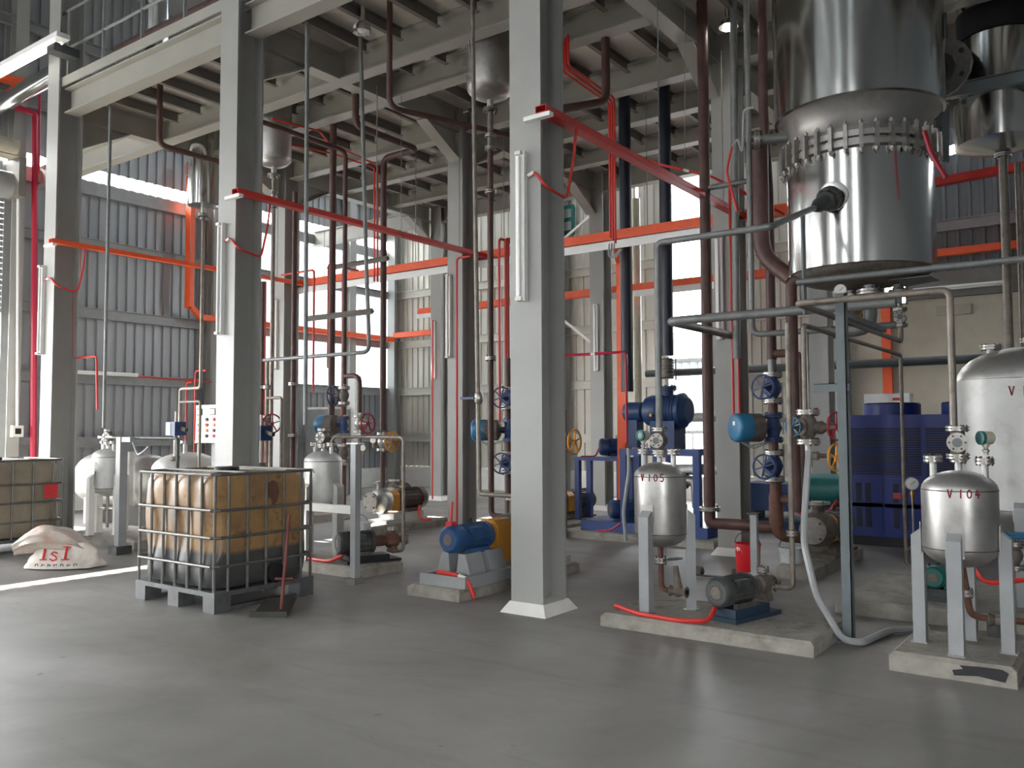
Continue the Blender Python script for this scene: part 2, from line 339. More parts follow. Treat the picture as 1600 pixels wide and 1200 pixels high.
w2 = struct('window_2', MB().box(-8.17, -8.1, YB-.08, YB+.06, 2.95, 7.32).box(-7.07, -7.0, YB-.08, YB+.06, 2.95, 7.32).box(-8.1, -7.07, YB-.08, YB+.06, 2.95, 3.02).box(-8.1, -7.07, YB-.08, YB+.06, 7.25, 7.32), 'white')
# ---- walls never in view: they close the hall, gaps shaped for fill light and reflections
wr = struct('wall_right', MB().box(XR, XR+.1, -2.0, YB, 0, ZR), 'clad_dark'); part('cladding_panel', MB().box(XR, XR+.1, YF, -4.6, 0, ZR), 'clad_dark', wr); part('cladding_panel', MB().box(XR, XR+.1, -4.6, -2.0, 4.0, ZR), 'clad_dark', wr)
wf = struct('wall_front', MB().box(XL, XR, YF-.1, YF, 9.9, ZR), 'clad')
for x0, x1 in ((XL, -16.1), (-15.4, -11.4), (-10.8, -5.2), (-4.75, .0), (.4, XR)): part('cladding_panel', MB().box(x0, x1, YF-.1, YF, 0, 9.9), 'clad', wf)
# ---- roller door in the left wall
d1 = struct('door_1', MB().lathe([(.24, 0), (.24, 4.7)], (XL+.3, 2.25, 5.9), (0, 1, 0), 24), 'girt')
for s, y in enumerate((2.2, 6.95)): part('guide_rail', MB().box(XL+.03, XL+.15, y-.07, y+.07, 0, 5.8), 'girt', d1)
_sl = MB().box(0, .03, 2.28, 6.88, .012, .095).mesh('shutter_slat', 'girt', False)
for k in range(22): share('shutter_slat', _sl, d1, (XL+.08, 0, 3.62+k*.1))
mo = part('drive_motor', MB().cbox((XL+.5, 6.5, 6.5), .3, .8, .3).cyl((XL+.75, 6.2, 6.45), (XL+.75, 6.8, 6.45), .1), 'beige', d1); part('bracket', MB().cbox((XL+.42, 6.95, 6.0), .5, .12, .7), 'purlin', d1)

# ================================================================== STEEL FRAME: columns
def skirt(b, x, y, w=.32, h=.36, e=.07, z=.09):
    p = [(x-w/2-e, y-h/2-e, 0), (x+w/2+e, y-h/2-e, 0), (x+w/2+e, y+h/2+e, 0), (x-w/2-e, y+h/2+e, 0), (x-w/2-.01, y-h/2-.01, z), (x+w/2+.01, y-h/2-.01, z), (x+w/2+.01, y+h/2+.01, z), (x-w/2-.01, y+h/2+.01, z)]
    return b.hull8([(q[0]-x, q[1]-y, q[2]) for q in p])
COLS = {}
for nm, x, y, lab in (('A1', XA, Y1, 'grey steel column behind the left tote, leftmost of the front row'), ('B1', XB, Y1, 'grey steel column rising behind the tote nearest the camera'), ('C1', XC, Y1, 'nearest grey steel column with white grout foot in the middle of the hall'),
                      ('A2', XA, Y2, 'dark grey steel column behind the brown pipes, left of the corner wall'), ('B2', XB, Y2, 'grey steel column behind the blue pump motor'), ('C2', -3.97, Y2, 'grey steel column beside the red drum and brown flanged pipe'),
                      ('A3', XA+.2, Y3, 'slim far grey column with red conduit, before the beige corner wall'), ('B3', XB+.1, Y3, 'far grey column behind the small blue motor table'), ('C3', -4.05, Y3, 'grey column just left of the blue chiller')):
    t = thing('steel_column', lab, 'column', (x, y, 0), 0, 'columns of the mezzanine frame')
    w, h = (.32, .36) if nm[1] == '1' else (.29, .34)
    part('shaft', hcol(MB(), 0, 0, .02, ZR-.05 if y < 7 else 6.4, w, h), 'column', t); part('grout_foot', skirt(MB(), 0, 0, w, h).box(0, 0, 0, 0, 0, 0), 'white_paint', t, 'white grout foot')
    if nm in ('A1', 'B1', 'C1', 'B2', 'A3', 'C2', 'A2', 'B3'): COLS[nm] = t
# ================================================================== mezzanine: beams, purlins and deck plates
mz = struct('ceiling_2', None, None); ZB = 6.05; ZD = 6.41
XE = 1.2
def beam(a, c, z0=ZB, h=.36, bf=.2, m='beam'): return part('beam', ibeam(a, c, z0, h, bf), m, mz)
for x in (XA, XB, XC):
    beam((x, Y1+.17), (x, Y2-.17)); beam((x, Y2+.17), (x, Y3-.17))
    for y, s in ((Y1, 1), (Y2, -1), (Y2, 1), (Y3, -1)):
        y0 = y+s*.17; e = V((0, s, 0)); b = MB()
        b.prism([(x-.007, y0, ZB), (x-.007, y0+s*.75, ZB), (x-.007, y0, ZB-.42)], (0, 0, 0), (.014, 0, 0)); b.bar((x, y0, ZB-.43), (x, y0+s*.76, ZB-.005), .2, .02)
        part('haunch', b, 'beam', mz)
for x0, x1 in ((XA, XB), (XB, XC)):
    for y in (Y1, 7.55, 8.4, Y2, 11.4, 12.75, Y3):
        e = .17 if y in (Y1, Y2, Y3) else .09
        beam((x0+e, y), (x1-e, y), ZB if y not in (11.4, 12.75) else ZB+.08, .36 if y not in (11.4, 12.75) else .28)
for y in (Y2, 11.4, 12.75, Y3): beam((XC+.17, y), (XE, y), ZB if y in (Y2, Y3) else ZB+.08, .36 if y in (Y2, Y3) else .28)
beam((XL+.1, 7.55), (XA-.09, 7.55)); beam((XC+.17, 7.1), (XE, 7.1)); beam((XL+.1, Y3), (XA-.1, Y3))
def purl(x, y0, y1):
    b = MB(); b.box(x-.03, x+.03, y0, y1, ZD-.15, ZD-.14).box(x-.03, x-.02, y0, y1, ZD-.15, ZD).box(x-.03, x+.03, y0, y1, ZD-.01, ZD)
    return b
_pm = {}
def purlin(x, y0, y1):
    k = (round(y0, 2), round(y1, 2))
    if k not in _pm: _pm[k] = purl(0, y0, y1).mesh('purlin', 'purlin')
    share('purlin', _pm[k], mz, (x, 0, 0))
ys = (Y1+.1, 7.46, 7.64, 8.31, 8.49, Y2-.1, Y2+.1, 11.31, 11.49, 12.66, 12.84, Y3-.1)
dk = {}
for x0, x1, yr in ((XA, XB, ys), (XB, XC, ys), (XC, -2.95, (7.2, 8.31, 8.49, Y2-.1)), (-1.2, XE, (7.2, 8.31, 8.49, Y2-.1)), (XC, XE, ys[6:])):
    n = round((x1-x0)/.63); st = (x1-x0)/n
    for i in range(1, n):
        for j in range(0, len(yr), 2): purlin(x0+i*st, yr[j], yr[j+1])
    for i in range(n):                                   # deck plates, small joints between them
        for j in range(0, len(yr), 2):
            y0 = yr[j]-.09; y1 = yr[j+1]+.09; k = (round(st, 3), round(y1-y0, 3))
            if k not in dk: dk[k] = MB().box(.003, k[0]-.003, .003, k[1]-.003, 0, .012).mesh('deck_plate', 'deck', False)
            share('deck_plate', dk[k], mz, (x0+i*st, y0, ZD))
part('toe_board', MB().box(XA-.15, XB-.16, Y1-.14, Y1-.12, 6.43, 6.56).box(XB+.16, XC-.16, Y1-.14, Y1-.12, 6.43, 6.56), 'beam', mz)
# ================================================================== EQUIPMENT BUILDERS
X3, Y3_, Z3 = V((1, 0, 0)), V((0, 1, 0)), V((0, 0, 1))
def move(p, axis, px=None, py=None):                   # slide from p along an axis until it shows at image column px / row py
    p = V(p); a = V(axis); q = p-CO
    if px is not None: k = (px-800)/FPX; A = CR
    else: k = (600-py)/FPX; A = CU
    t = (k*q.dot(CF)-q.dot(A))/(a.dot(A)-k*a.dot(CF)); return p+a*t
def run(start, *mv):                                   # axis-parallel pipe route
    pts = [at(*start) if not isinstance(start, V) else start]
    for m in mv:
        p = pts[-1]; c = m[0]
        if c == 'x': pts.append(move(p, X3, px=m[1]))
        elif c == 'y': pts.append(move(p, Y3_, px=m[1]))
        elif c == 'z': pts.append(move(p, Z3, py=m[1]))
        elif c == 'Y': pts.append(V((p.x, m[1], p.z)))
        elif c == 'Z': pts.append(V((p.x, p.y, m[1])))
        elif c == 'd': pts.append(p+V(m[1:]))
        elif c == 'p': pts.append(at(*m[1:]))
    return pts
def pflange(parent, p, ax, R, nb=6, th=.016, pair=True, world=True, m='flange'):
    ax = V(ax).normalized(); p = V(p); b = MB(); g = .004
    if pair: b.lathe([(R, g), (R, th+g)], p, ax, 18); b.lathe([(R, -th-g), (R, -g)], p, ax, 18); b.lathe([(R*.8, -g), (R*.8, g)], p, ax, 14)
    else: b.lathe([(R, -th/2), (R, th/2)], p, ax, 18)
    f = part('flange', b, m, parent, None, world)
    b = MB(); u, v, d = basis(ax); e = th*2.1
    for i in range(nb):
        t = 2*PI*(i+.5)/nb; c = p+(u*math.cos(t)+v*math.sin(t))*R*.8; b.cyl(c-ax*e, c+ax*e, max(R*.09, .006), None, 6)
    part('bolts', b, 'bolt', f, None, world)['kind'] = 'stuff'; return f
def pipe(label, m, r, pts, name='pipe', cat='pipe', flanges=(), group='process pipework', n=10, clamps=(), bend=None):
    t = thing(name, label, cat, (pts[0].x, pts[0].y, min(p.z for p in pts)), 0, group if name == 'pipe' else None)
    part('run', MB().tube(pts, r, n, bend), m, t, None, True)
    for p, ax in flanges: pflange(t, p, ax, r*1.9)
    for p, ax in clamps: part('clamp', MB().torus(p, ax, r*1.08, r*.18, 14, 5), 'flange', t, None, True)
    return t
def wheel(parent, c, ax, R, m, n=5, world=True, th=None):
    c = V(c); u, v, d = basis(ax); b = MB(); r = th or max(R*.085, .006); b.torus(c, ax, R, r, 26, 7); b.lathe([(R*.2, -r*1.3), (R*.2, r*1.3)], c, ax, 12)
    for i in range(n): t = 2*PI*i/n+.3; e = u*math.cos(t)+v*math.sin(t); b.bar(c+e*R*.15, c+e*R*.97, r*1.1, r*1.6, d)
    return part('handwheel', b, m, parent, None, world)
def gate_valve(label, p, wdir, s, wm, bm='valveblue', group='hand valves on the pipework', pax=(0, 0, 1), wR=None, name='gate_valve', nsp=6, stem=1.0):
    # p: centre on the pipe axis, s: half face-to-face length
    p = V(p); pax = V(pax).normalized(); wdir = V(wdir).normalized(); t = thing(name, label, 'valve', (p.x, p.y, p.z-s), 0, group)
    R = s*.62; b = MB(); b.lathe([(R*.62, -s), (R*.62, -s*.7), (R*.95, -s*.35), (R*1.08, 0), (R*.95, s*.35), (R*.62, s*.7), (R*.62, s)], p, pax, 16)
    b.lathe([(R*.8, 0), (R*.72, s*.55), (R*.95, s*.6), (R*.95, s*.75), (R*.55, s*.8), (R*.3, s*1.25), (R*.28, s*1.5*stem)], p, wdir, 14); part('body', b, bm, t, None, True)
    for k in (-1, 1): pflange(t, p+pax*s*k, pax, R*1.25, 6, s*.13)
    c = p+wdir*s*(1.55*stem+.15); part('stem', MB().cyl(p+wdir*s*1.2, c+wdir*s*.25, s*.09), 'castiron', t, None, True)
    wheel(t, c, wdir, wR or s*.95, wm, nsp); return t
def actuated(label, p, d, s, L, Ra, bm='valveblue', cm='actblue', capm=None, cables=2):
    p = V(p); d = V(d).normalized(); t = thing('actuated_valve', label, 'valve', (p.x, p.y, p.z-s), 0, 'pneumatic valves with drum actuators'); R = s*.6
    b = MB(); b.lathe([(R*.7, -s), (R*.9, -s*.4), (R*1.15, 0), (R*.9, s*.4), (R*.7, s)], p, Z3, 16).lathe([(R*.7, 0), (R*.5, s*1.1)], p, d, 12); part('body', b, bm, t, None, True)
    for k in (-1, 1): pflange(t, p+Z3*s*k, Z3, R*1.3, 6, s*.13, True, True, bm)
    o = p+d*s*1.0; part('drum', MB().lathe([(Ra*.6, 0), (Ra, Ra*.25), (Ra, L*.55)], o, d, 24), 'beige' if cm != 'actblue' else 'castiron', t, None, True)
    part('cap', MB().lathe([(Ra*1.02, L*.52), (Ra*1.02, L*.92), (Ra*.95, L*.97), (Ra*.8, L)], o, d, 24), capm or cm, t, 'blue drum cap', True)
    u, v, _ = basis(d); part('sticker', MB().cbox((0, 0, 0), .001, .001, .001) if False else MB().bar(o+d*(L+.001)+v*Ra*.3-u*Ra*.12, o+d*(L+.001)+v*Ra*.3+u*Ra*.16, .003, Ra*.28, v), 'white', t, None, True)
    for k in range(cables):
        a = o+d*L*(.75-.1*k)-Z3*Ra; part('cable', MB().tube([a, a-Z3*Ra*(.35+.2*k)-d*Ra*.6, p-Z3*s*(.9)-d*R*.2+u*R*.5], .008, 6, .06), 'hose', t, None, True)
    return t
def sight_glass(label, p, s, face, R=None, pax=(0, 0, 1)):
    p = V(p); face = V(face).normalized(); R = R or s*.6; t = thing('sight_glass', label, 'sight glass', (p.x, p.y, p.z-s), 0, 'round sight glasses in the pipework')
    part('body', MB().lathe([(R*.7, -s), (R*.75, -s*.5), (R*.9, 0), (R*.75, s*.5), (R*.7, s)], p, pax, 16).lathe([(R*.95, -R*.95), (R*.95, R*.95)], p, face, 18), 'castiron', t, None, True)
    for k in (-1, 1): pflange(t, p+V(pax)*s*k, pax, R*1.15, 6, s*.12)
    part('window_ring', MB().lathe([(R*1.05, R*.95), (R*1.05, R*1.15), (R*.5, R*1.17), (R*.45, R*1.0)], p, face, 20, False), 'flange', t, None, True)
    part('pane', MB().lathe([(R*.48, R*1.04), (R*.48, R*1.08)], p, face, 16), 'glass', t, None, True)
    u, v, d = basis(face); b = MB()
    for i in range(6): q = 2*PI*i/6; c = p+face*R*1.16+(u*math.cos(q)+v*math.sin(q))*R*.78; b.cyl(c, c+face*R*.12, R*.12, None, 6)
    part('bolts', b, 'bolt', t, None, True)['kind'] = 'stuff'; return t
def gauge(label, p, r, face):
    p = V(p); face = V(face).normalized(); t = thing('pressure_gauge', label, 'gauge', (p.x, p.y, p.z-r*2.4), 0, 'dial gauges'); u, v, d = basis(face)
    part('case', MB().lathe([(r*.9, -r*.35), (r, -r*.2), (r, r*.12), (r*.88, r*.14)], p, face, 22), 'flange', t, None, True); part('dial', MB().lathe([(r*.87, r*.1), (r*.87, r*.145)], p, face, 22), 'white', t, None, True)
    part('needle', MB().bar(p+face*r*.16-(u+v)*r*.15, p+face*r*.16+(u+v)*r*.45, r*.07, r*.02, face), 'black', t, None, True)
    part('stem', MB().cyl(p-Z3*r, p-Z3*r*2.4, r*.18).cyl(p-Z3*r*1.3, p-Z3*r*1.7, r*.3, None, 6), 'brass', t, None, True); return t
def handle_pipe(b, a, c, r): return b.cyl(a, c, r)
def transmitter(label, p, face, s, m_cap='teal'):
    p = V(p); face = V(face).normalized(); t = thing('level_transmitter', label, 'instrument', (p.x, p.y, p.z-s*2.6), 0, 'level transmitters on the small vessels')
    part('housing', MB().lathe([(s*.8, -s*1.1), (s, -s*.9), (s, s*.5), (s*.9, s*.6)], p, face, 20).cyl(p-Z3*s*.7, p-Z3*s*1.35, s*.6, s*.5), 'beige', t, None, True)
    part('cap', MB().lathe([(s*1.06, s*.5), (s*1.06, s*.95), (s*.95, s*1.02), (s*.6, s*1.02), (s*.58, s*.9)], p, face, 20, False), m_cap, t, 'teal screw cap', True)
    part('pane', MB().lathe([(s*.6, s*.8), (s*.6, s*.93)], p, face, 16), 'glass', t, None, True)
    part('neck', MB().lathe([(s*.35, -s*2.6), (s*.35, -s*2.2), (s*.5, -s*2.1), (s*.5, -s*1.8), (s*.32, -s*1.7), (s*.32, -s*1.2)], p, Z3, 12), 'flange', t, None, True); return t
# hand-painted characters as strokes on a cylinder
GL = {'V': [[(0, 1), (.3, 0), (.6, 1)]], '1': [[(.25, 1), (.22, 0)]], '0': [[(.3+.28*math.sin(2*PI*i/12), .5+.46*math.cos(2*PI*i/12)) for i in range(13)]],
      '5': [[(.62, 1), (.12, .95), (.08, .55), (.45, .6), (.62, .3), (.4, 0), (.05, .06)]], '4': [[(.35, 1), (.05, .4), (.7, .42)], [(.45, .62), (.42, 0)]], ' ': [], '6': [[(.5, 1), (.1, .5), (.15, .1), (.5, .05), (.55, .4), (.12, .45)]]}
def painted(parent, text, C, R, ang, z, h, m='ink', th=.009):
    b = MB(); w = 0
    for ch in text:
        for st in GL[ch]:
            P = []
            for x, y in st:
                a = ang+(w+x*h*.8)/R; P.append(V((C[0]+math.cos(a)*(R+.001), C[1]+math.sin(a)*(R+.001), z+y*h)))
            b.tube(P, th*.5, 5, .004)
        w += h*.85 if ch != ' ' else h*.35
    return part('lettering', b, m, parent, 'red hand-painted tank number', True)
def dish(R, h, z, up=True, n=7):
    return [(R*math.cos(PI/2*i/n), z+(h if up else -h)*math.sin(PI/2*i/n)) for i in range(n+1)]
def nozzle(parent, p, d, r, L, fR=None, blind=True):
    p = V(p); d = V(d).normalized(); part('nozzle', MB().cyl(p, p+d*L, r), 'silver_light', parent, None, True); pflange(parent, p+d*(L+.012), d, fR or r*2.1, 6, .014)
def vessel(label, x, y, z0, z1, R, legz, m='silver', legs=True, group='small silver vessels on four legs', text=None, tang=0, th=.1, dh=None, base=0.0, lm='framegrey', legR=None, seams=True, tz=None, legA=(0, 90, 180, 270)):
    dh = dh or R*.55; t = thing('pressure_vessel', label, 'vessel', (x, y, base if legs else z0), 0, group)
    prof = [p for p in reversed(dish(R, dh, z0+dh, False))]+[p for p in dish(R, dh, z1-dh)]
    part('shell', MB().lathe(prof, (x, y, 0), Z3, 40), m, t, None, True)
    if seams:
        for z in (z0+dh, z1-dh): part('weld_seam', MB().torus((x, y, z), Z3, R, .004, 40, 5), 'castiron', t, None, True)
    if legs:
        rr = legR or R+.03
        for a in legA:
            a = math.radians(a); d = V((math.cos(a), math.sin(a), 0)); s_ = V((-d.y, d.x, 0)); c = V((x, y, 0))+d*rr; w = .085
            b = MB(); top = legz; c0 = c+Z3*(base+.008)
            b.hull8([c0-d*.04-s_*w/2, c0+d*.035-s_*w/2, c0+d*.035+s_*w/2, c0-d*.04+s_*w/2, c-d*.04-s_*w/2+Z3*top, c+d*.035-s_*w/2+Z3*(top-.06), c+d*.035+s_*w/2+Z3*(top-.06), c-d*.04+s_*w/2+Z3*top])
            lg = part('leg', b, lm, t, None, True); part('base_plate', MB().cbox(c+Z3*(base+.004), .1, .1, .008), lm, lg, None, True)
            part('pad_plate', MB().bar(c-d*(rr-R-.004)-Z3*0+Z3*(top-.17), c-d*(rr-R-.004)+Z3*(top+.03), .11, .006, d), m, t, None, True)
    if text: painted(t, text, (x, y), R, tang, tz or z1-dh-.02, th)
    return t
def motor(t, y0, L, R, z, m, fins=18, boxside=1, x=0.0, eye=True, capm=None, fin_m=None, foot=True):
    # horizontal motor along local +y, fan end at y0 (local coordinates of thing t)
    d = (0, 1, 0)
    b = part('motor_body', MB().lathe([(R*.9, L*.2), (R*.9, L*.86)], (x, y0, z), d, 28), m, t)
    f = MB()
    for i in range(fins):
        a = 2*PI*i/fins; e = V((math.cos(a), 0, math.sin(a))); f.bar(V((x, y0+L*.24, z))+e*R*.93, V((x, y0+L*.84, z))+e*R*.93, R*.05, R*.14, e)
    part('cooling_fins', f, fin_m or m, b)
    part('fan_cover', MB().lathe([(R*.35, 0), (R*.8, 0), (R*.97, L*.04), (R*1.02, L*.1), (R*1.02, L*.24)], (x, y0, z), d, 28), capm or m, t)
    part('fan_grille', MB().lathe([(R*.42, -.004), (R*.42, .002)], (x, y0, z), d, 20).torus((x, y0-.001, z), d, R*.6, R*.02, 20, 5), 'castiron', t)
    part('end_bell', MB().lathe([(R*1.0, L*.84), (R*1.0, L*.93), (R*.6, L*.98), (R*.3, L)], (x, y0, z), d, 26), capm or m, t)
    part('terminal_box', MB().cbox((x+boxside*R*.75, y0+L*.5, z+R*.55), R*.55, L*.3, R*.5), m, t)
    if eye: part('lifting_eye', MB().torus((x, y0+L*.55, z+R*1.2), (1, 0, 0), R*.15, R*.045, 14, 6).cyl((x, y0+L*.55, z+R*.9), (x, y0+L*.55, z+R*1.08), R*.06), 'bolt', t)
    if foot:
        for s in (-1, 1): part('motor_foot', MB().box(x+s*R*.75-R*.18, x+s*R*.75+R*.18, y0+L*.3, y0+L*.8, z-R*1.12, z-R*.75), m, t)
def conduit(label, pts, r=.014, m='red', group='red cable conduits', tapes=()):
    t = thing('cable_conduit', label, 'conduit', (pts[0].x, pts[0].y, min(p.z for p in pts)), 0, group)
    part('tube', MB().tube(pts, r, 8, .06), m, t, None, True)
    for i in tapes:
        a, b = pts[i], pts[i+1]; c = (a+b)/2; e = (b-a).normalized()*.035; part('tape', MB().cyl(c-e, c+e, r*1.12, None, 8), 'tape', t, None, True)
    return t
def tray(label, a, b, w=.15, h=.07, m='orange', group='orange cable trays', lid=False):
    a, b = V(a), V(b); t = thing('cable_tray', label, 'cable tray', ((a.x+b.x)/2, (a.y+b.y)/2, min(a.z, b.z)), 0, group); d = (b-a).normalized(); r = d.cross(Z3)
    if r.length < .1: r = V((1, 0, 0))
    r.normalize(); u = r.cross(d)
    part('channel', MB().bar(a, b, w, .006, u).bar(a+r*w/2+u*h/2, b+r*w/2+u*h/2, .005, h, u).bar(a-r*w/2+u*h/2, b-r*w/2+u*h/2, .005, h, u), m, t, None, True)
    part('cover', MB().bar(a+u*h, b+u*h, w+.012, .005, u), m, t, None, True); return t
def pad(label, x0, x1, y0, y1, h, e=.04, name='machine_plinth'):
    rnd = random.Random(round((x0+y0)*100)); n = 6; b = MB(); b.hull8([(x0, y0, 0), (x1, y0, 0), (x1, y1, 0), (x0, y1, 0), (x0, y0, h-e*.6), (x1, y0, h-e*.6), (x1, y1, h-e*.6), (x0, y1, h-e*.6)])
    b.hull8([(x0, y0, h-e*.6), (x1, y0, h-e*.6), (x1, y1, h-e*.6), (x0, y1, h-e*.6), (x0+e*.7, y0+e*.7, h), (x1-e*.7, y0+e*.7, h), (x1-e*.7, y1-e*.7, h), (x0+e*.7, y1-e*.7, h)])
    return solo(name, b, 'concrete', label, 'plinth', 'concrete machine plinths')
# ================================================================== RIGHT: small vessels V105 and V104, tank V1, their pads and pumps
CAMD = V((.35, -.94, 0)).normalized()
p105 = pad('long low concrete plinth under vessel V 105 and its dark pump', -3.4, -1.77, 5.83, 6.75, .1)
p104 = pad('concrete plinth with a black paint patch under vessel V 104', -1.3, -.6, 5.82, 6.62, .12)
rp = random.Random(3); pp = [(-.93, .03), (-.80, .045), (-.66, .03), (-.64, .085), (-.67, .1), (-.72, .102), (-.80, .1), (-.90, .094), (-.88, .075), (-.94, .06)]
part('paint_patch', MB().prism([(x, 5.816, z) for x, z in pp], (0, 0, 0), (0, .01, 0)), 'asphalt', p104, 'black paint patch', True)
def small_vessel(label, x, y, z0, z1, R, base, text=None, tang=0, legz=None, lm='framegrey', m='silver', th=.045, **k):
    t = vessel(label, x, y, z0, z1, R, legz or z0+.32, m, True, 'small silver vessels on four legs', text, tang, th, None, base, lm, **k)
    return t
v105 = small_vessel('small silver vessel with V 105 hand painted in red', -3.08, 6.24, .585, 1.26, .205, .1, 'V 105', -1.9, .9, tz=1.115, th=.056, legA=(-93, 27, 147))
v104 = small_vessel('silver vessel with red V 104 on the plinth with the black patch', -.93, 6.2, .63, 1.25, .225, .12, 'V 104', -1.72, .88, tz=1.085, th=.054)
nozzle(v105, (-3.08-.13, 6.24-.02, 1.2), Z3, .022, .13, .052); nozzle(v105, (-3.08+.13, 6.24-.02, 1.2), Z3, .022, .13, .05); nozzle(v105, (-3.08, 6.24, 1.25), Z3, .022, .06, .05)
nozzle(v104, (-.93-.15, 6.2, 1.18), Z3, .022, .13, .058); nozzle(v104, (-.93+.15, 6.2, 1.18), Z3, .022, .12, .056); nozzle(v104, (-.93, 6.2, 1.24), Z3, .022, .07, .05)
s105 = sight_glass('round sight glass on top of vessel V 105', (-3.08, 6.24, 1.43), .09, (.05, -1, 0), .055)
s104 = sight_glass('sight glass above vessel V 104 before the blue chiller', (-.93, 6.2, 1.43), .09, (.12, -1, 0), .06)
transmitter('teal-capped level transmitter on vessel V 105', (-3.08-.135, 6.22, 1.47), (-.25, -1, 0), .042)
transmitter('teal-faced transmitter right of the V 104 sight glass', (-.93+.16, 6.2, 1.46), (-.8, -.75, 0), .042)
# bottom drains
t = thing('drain_valve', 'rusty drain elbow and gate valve under vessel V 105', 'valve', (-3.06, 6.24, .2))
part('drain_pipe', MB().tube([V((-3.08, 6.24, .6)), V((-3.08, 6.24, .25)), V((-2.86, 6.24, .25))], .022, 10, .06), 'rustpipe', t, None, True); pflange(t, (-3.08, 6.24, .48), Z3, .05)
part('body', MB().lathe([(.045, 0), (.03, .03), (.045, .07), (.03, .11), (.045, .14)], (-3.0, 6.24, .25), X3, 14).lathe([(.04, 0), (.028, .1), (.02, .2)], (-2.93, 6.24, .25), (-.12, 0, 1), 12), 'castiron', t, None, True); wheel(t, (-2.965, 6.24, .5), (-.12, 0, 1), .062, 'motordark', 4)
t = thing('drain_valve', 'dark drain valve between the legs of vessel V 104', 'valve', (-.9, 6.25, .2))
part('drain_pipe', MB().tube([V((-.93, 6.2, .66)), V((-.9, 6.3, .3)), V((-.2, 6.45, .28))], .022, 10, .06), 'rustpipe', t, None, True); pflange(t, (-.92, 6.24, .46), Z3, .05); part('body', MB().lathe([(.05, 0), (.03, .04), (.05, .1)], (-.8, 6.32, .29), X3, 12), 'castiron', t, None, True)
# V105 transfer pump: dark motor, blue base
def motor_pump(label, loc, rz, mm, R=.09, L=.36, z=.2, bm='pumpblue', guard=None, pm='castiron', name='transfer_pump', capm=None, pumpR=None, base_h=None, grp='motor driven pumps', flip=False, base=True):
    t = thing(name, label, 'pump', loc, rz, grp); pr = pumpR or R*.9; bh = base_h or max(.03, z-R*1.12)
    if base: part('base_frame', MB().box(-R*1.15, R*1.15, L*.15, L*1.6, 0, bh*.35).box(-R*.95, R*.95, L*.22, L*1.3, bh*.35, bh), bm, t)
    motor(t, 0, L, R, z, mm, capm=capm)
    if guard: part('coupling_guard', MB().prism([(-R*.75, 0, z-R*.9), (R*.75, 0, z-R*.9), (R*.75, 0, z+R*.5), (R*.45, 0, z+R*.85), (-R*.45, 0, z+R*.85), (-R*.75, 0, z+R*.5)], (0, L*1.02, 0), (0, L*.28, 0)), guard, t, 'yellow coupling guard')
    else: part('coupling', MB().lathe([(R*.45, L*.98), (R*.5, L*1.08), (R*.5, L*1.2), (R*.4, L*1.32)], (0, 0, z), (0, 1, 0), 16), pm, t)
    part('pump_casing', MB().lathe([(pr*.45, L*1.25), (pr*.9, L*1.32), (pr, L*1.42), (pr, L*1.56), (pr*.8, L*1.62), (pr*.42, L*1.66), (pr*.42, L*1.8)], (0, 0, z), (0, 1, 0), 24), pm, t)
    part('discharge_neck', MB().cyl((0, L*1.48, z+pr*.6), (0, L*1.48, z+pr*1.4), pr*.35), pm, t); pflange(t, (0, L*1.48, z+pr*1.45), Z3, pr*.65, 4, .012, True, False)
    pflange(t, (0, L*1.82, z), (0, 1, 0), pr*.75, 4, .014, True, False); part('bearing_foot', MB().prism([(-R*.7, 0, bh), (R*.7, 0, bh), (R*.35, 0, z-pr*.3), (-R*.35, 0, z-pr*.3)], (0, L*1.4, 0), (0, L*.16, 0)), pm, t)
    return t
motor_pump('dark grey motor pump on a blue base on the V 105 plinth', (-2.52, 6.0, .1), -.25, 'motordark', .11, .4, .22, 'baseblue', pumpR=.075)
conduit('red cable looping from the V 105 plinth edge to its pump', [V((-3.36, 6.0, .13)), V((-3.1, 5.9, .115)), V((-2.75, 5.86, .115)), V((-2.56, 5.95, .12)), V((-2.56, 6.08, .2))], .018)
pipe('thin brown discharge pipe rising from the V 105 pump', 'steelpipe', .021, run(fl(1205, 916, .3), ('x', 1239), ('z', 505)), flanges=[(move(fl(1205, 916, .3), X3, px=1239)+V((0, 0, .42)), Z3), (fl(1206, 916, .3), X3)])
# V105 feed line up and across to the large column
pipe('steel feed pipe rising from V 105 and running right to the large column', 'galv', .026, [V((-3.08, 6.24, 1.53)), V((-3.08, 6.24, 3.03)), move(V((-3.08, 6.24, 3.03)), X3, px=1205), at(1262, 329, 7.4), at(1272, 325, 7.6)])
a = V((-.95, 6.2, 2.43)); b0 = move(a, X3, px=1245); c0 = move(b0, Y3_, px=1408)
pipe('steel pipe rising from V 104 then turning back below the large column', 'steelpipe', .024, [V((-.95, 6.2, 1.53)), a, b0, c0, move(c0, Z3, py=505)])
sight_glass('sight glass in the riser under the large column', move(c0, Z3, py=496), .085, (.1, -1, 0), .06); pipe('short stub joining the sight glass to the large column base', 'steelpipe', .022, [move(c0, Z3, py=482), move(c0, Z3, py=436)], flanges=[(move(c0, Z3, py=447), Z3)])
a = at(1258, 640, 6.6); a1 = move(a, Z3, py=508); a2 = move(a1, Y3_, px=1407); a3 = move(a2, Z3, py=882)
pipe('thin pipe dropping past the chiller to a small floor flange', 'steelpipe', .02, [a, a1, a2, a3, a3+V((.22, 0, 0))], flanges=[(a3+V((.2, 0, 0)), X3)])
gauge('dial gauge with small red tap on the thin pipe before the chiller', move(a2, Z3, py=755)+V((.09, -.05, 0)), .07, CAMD)
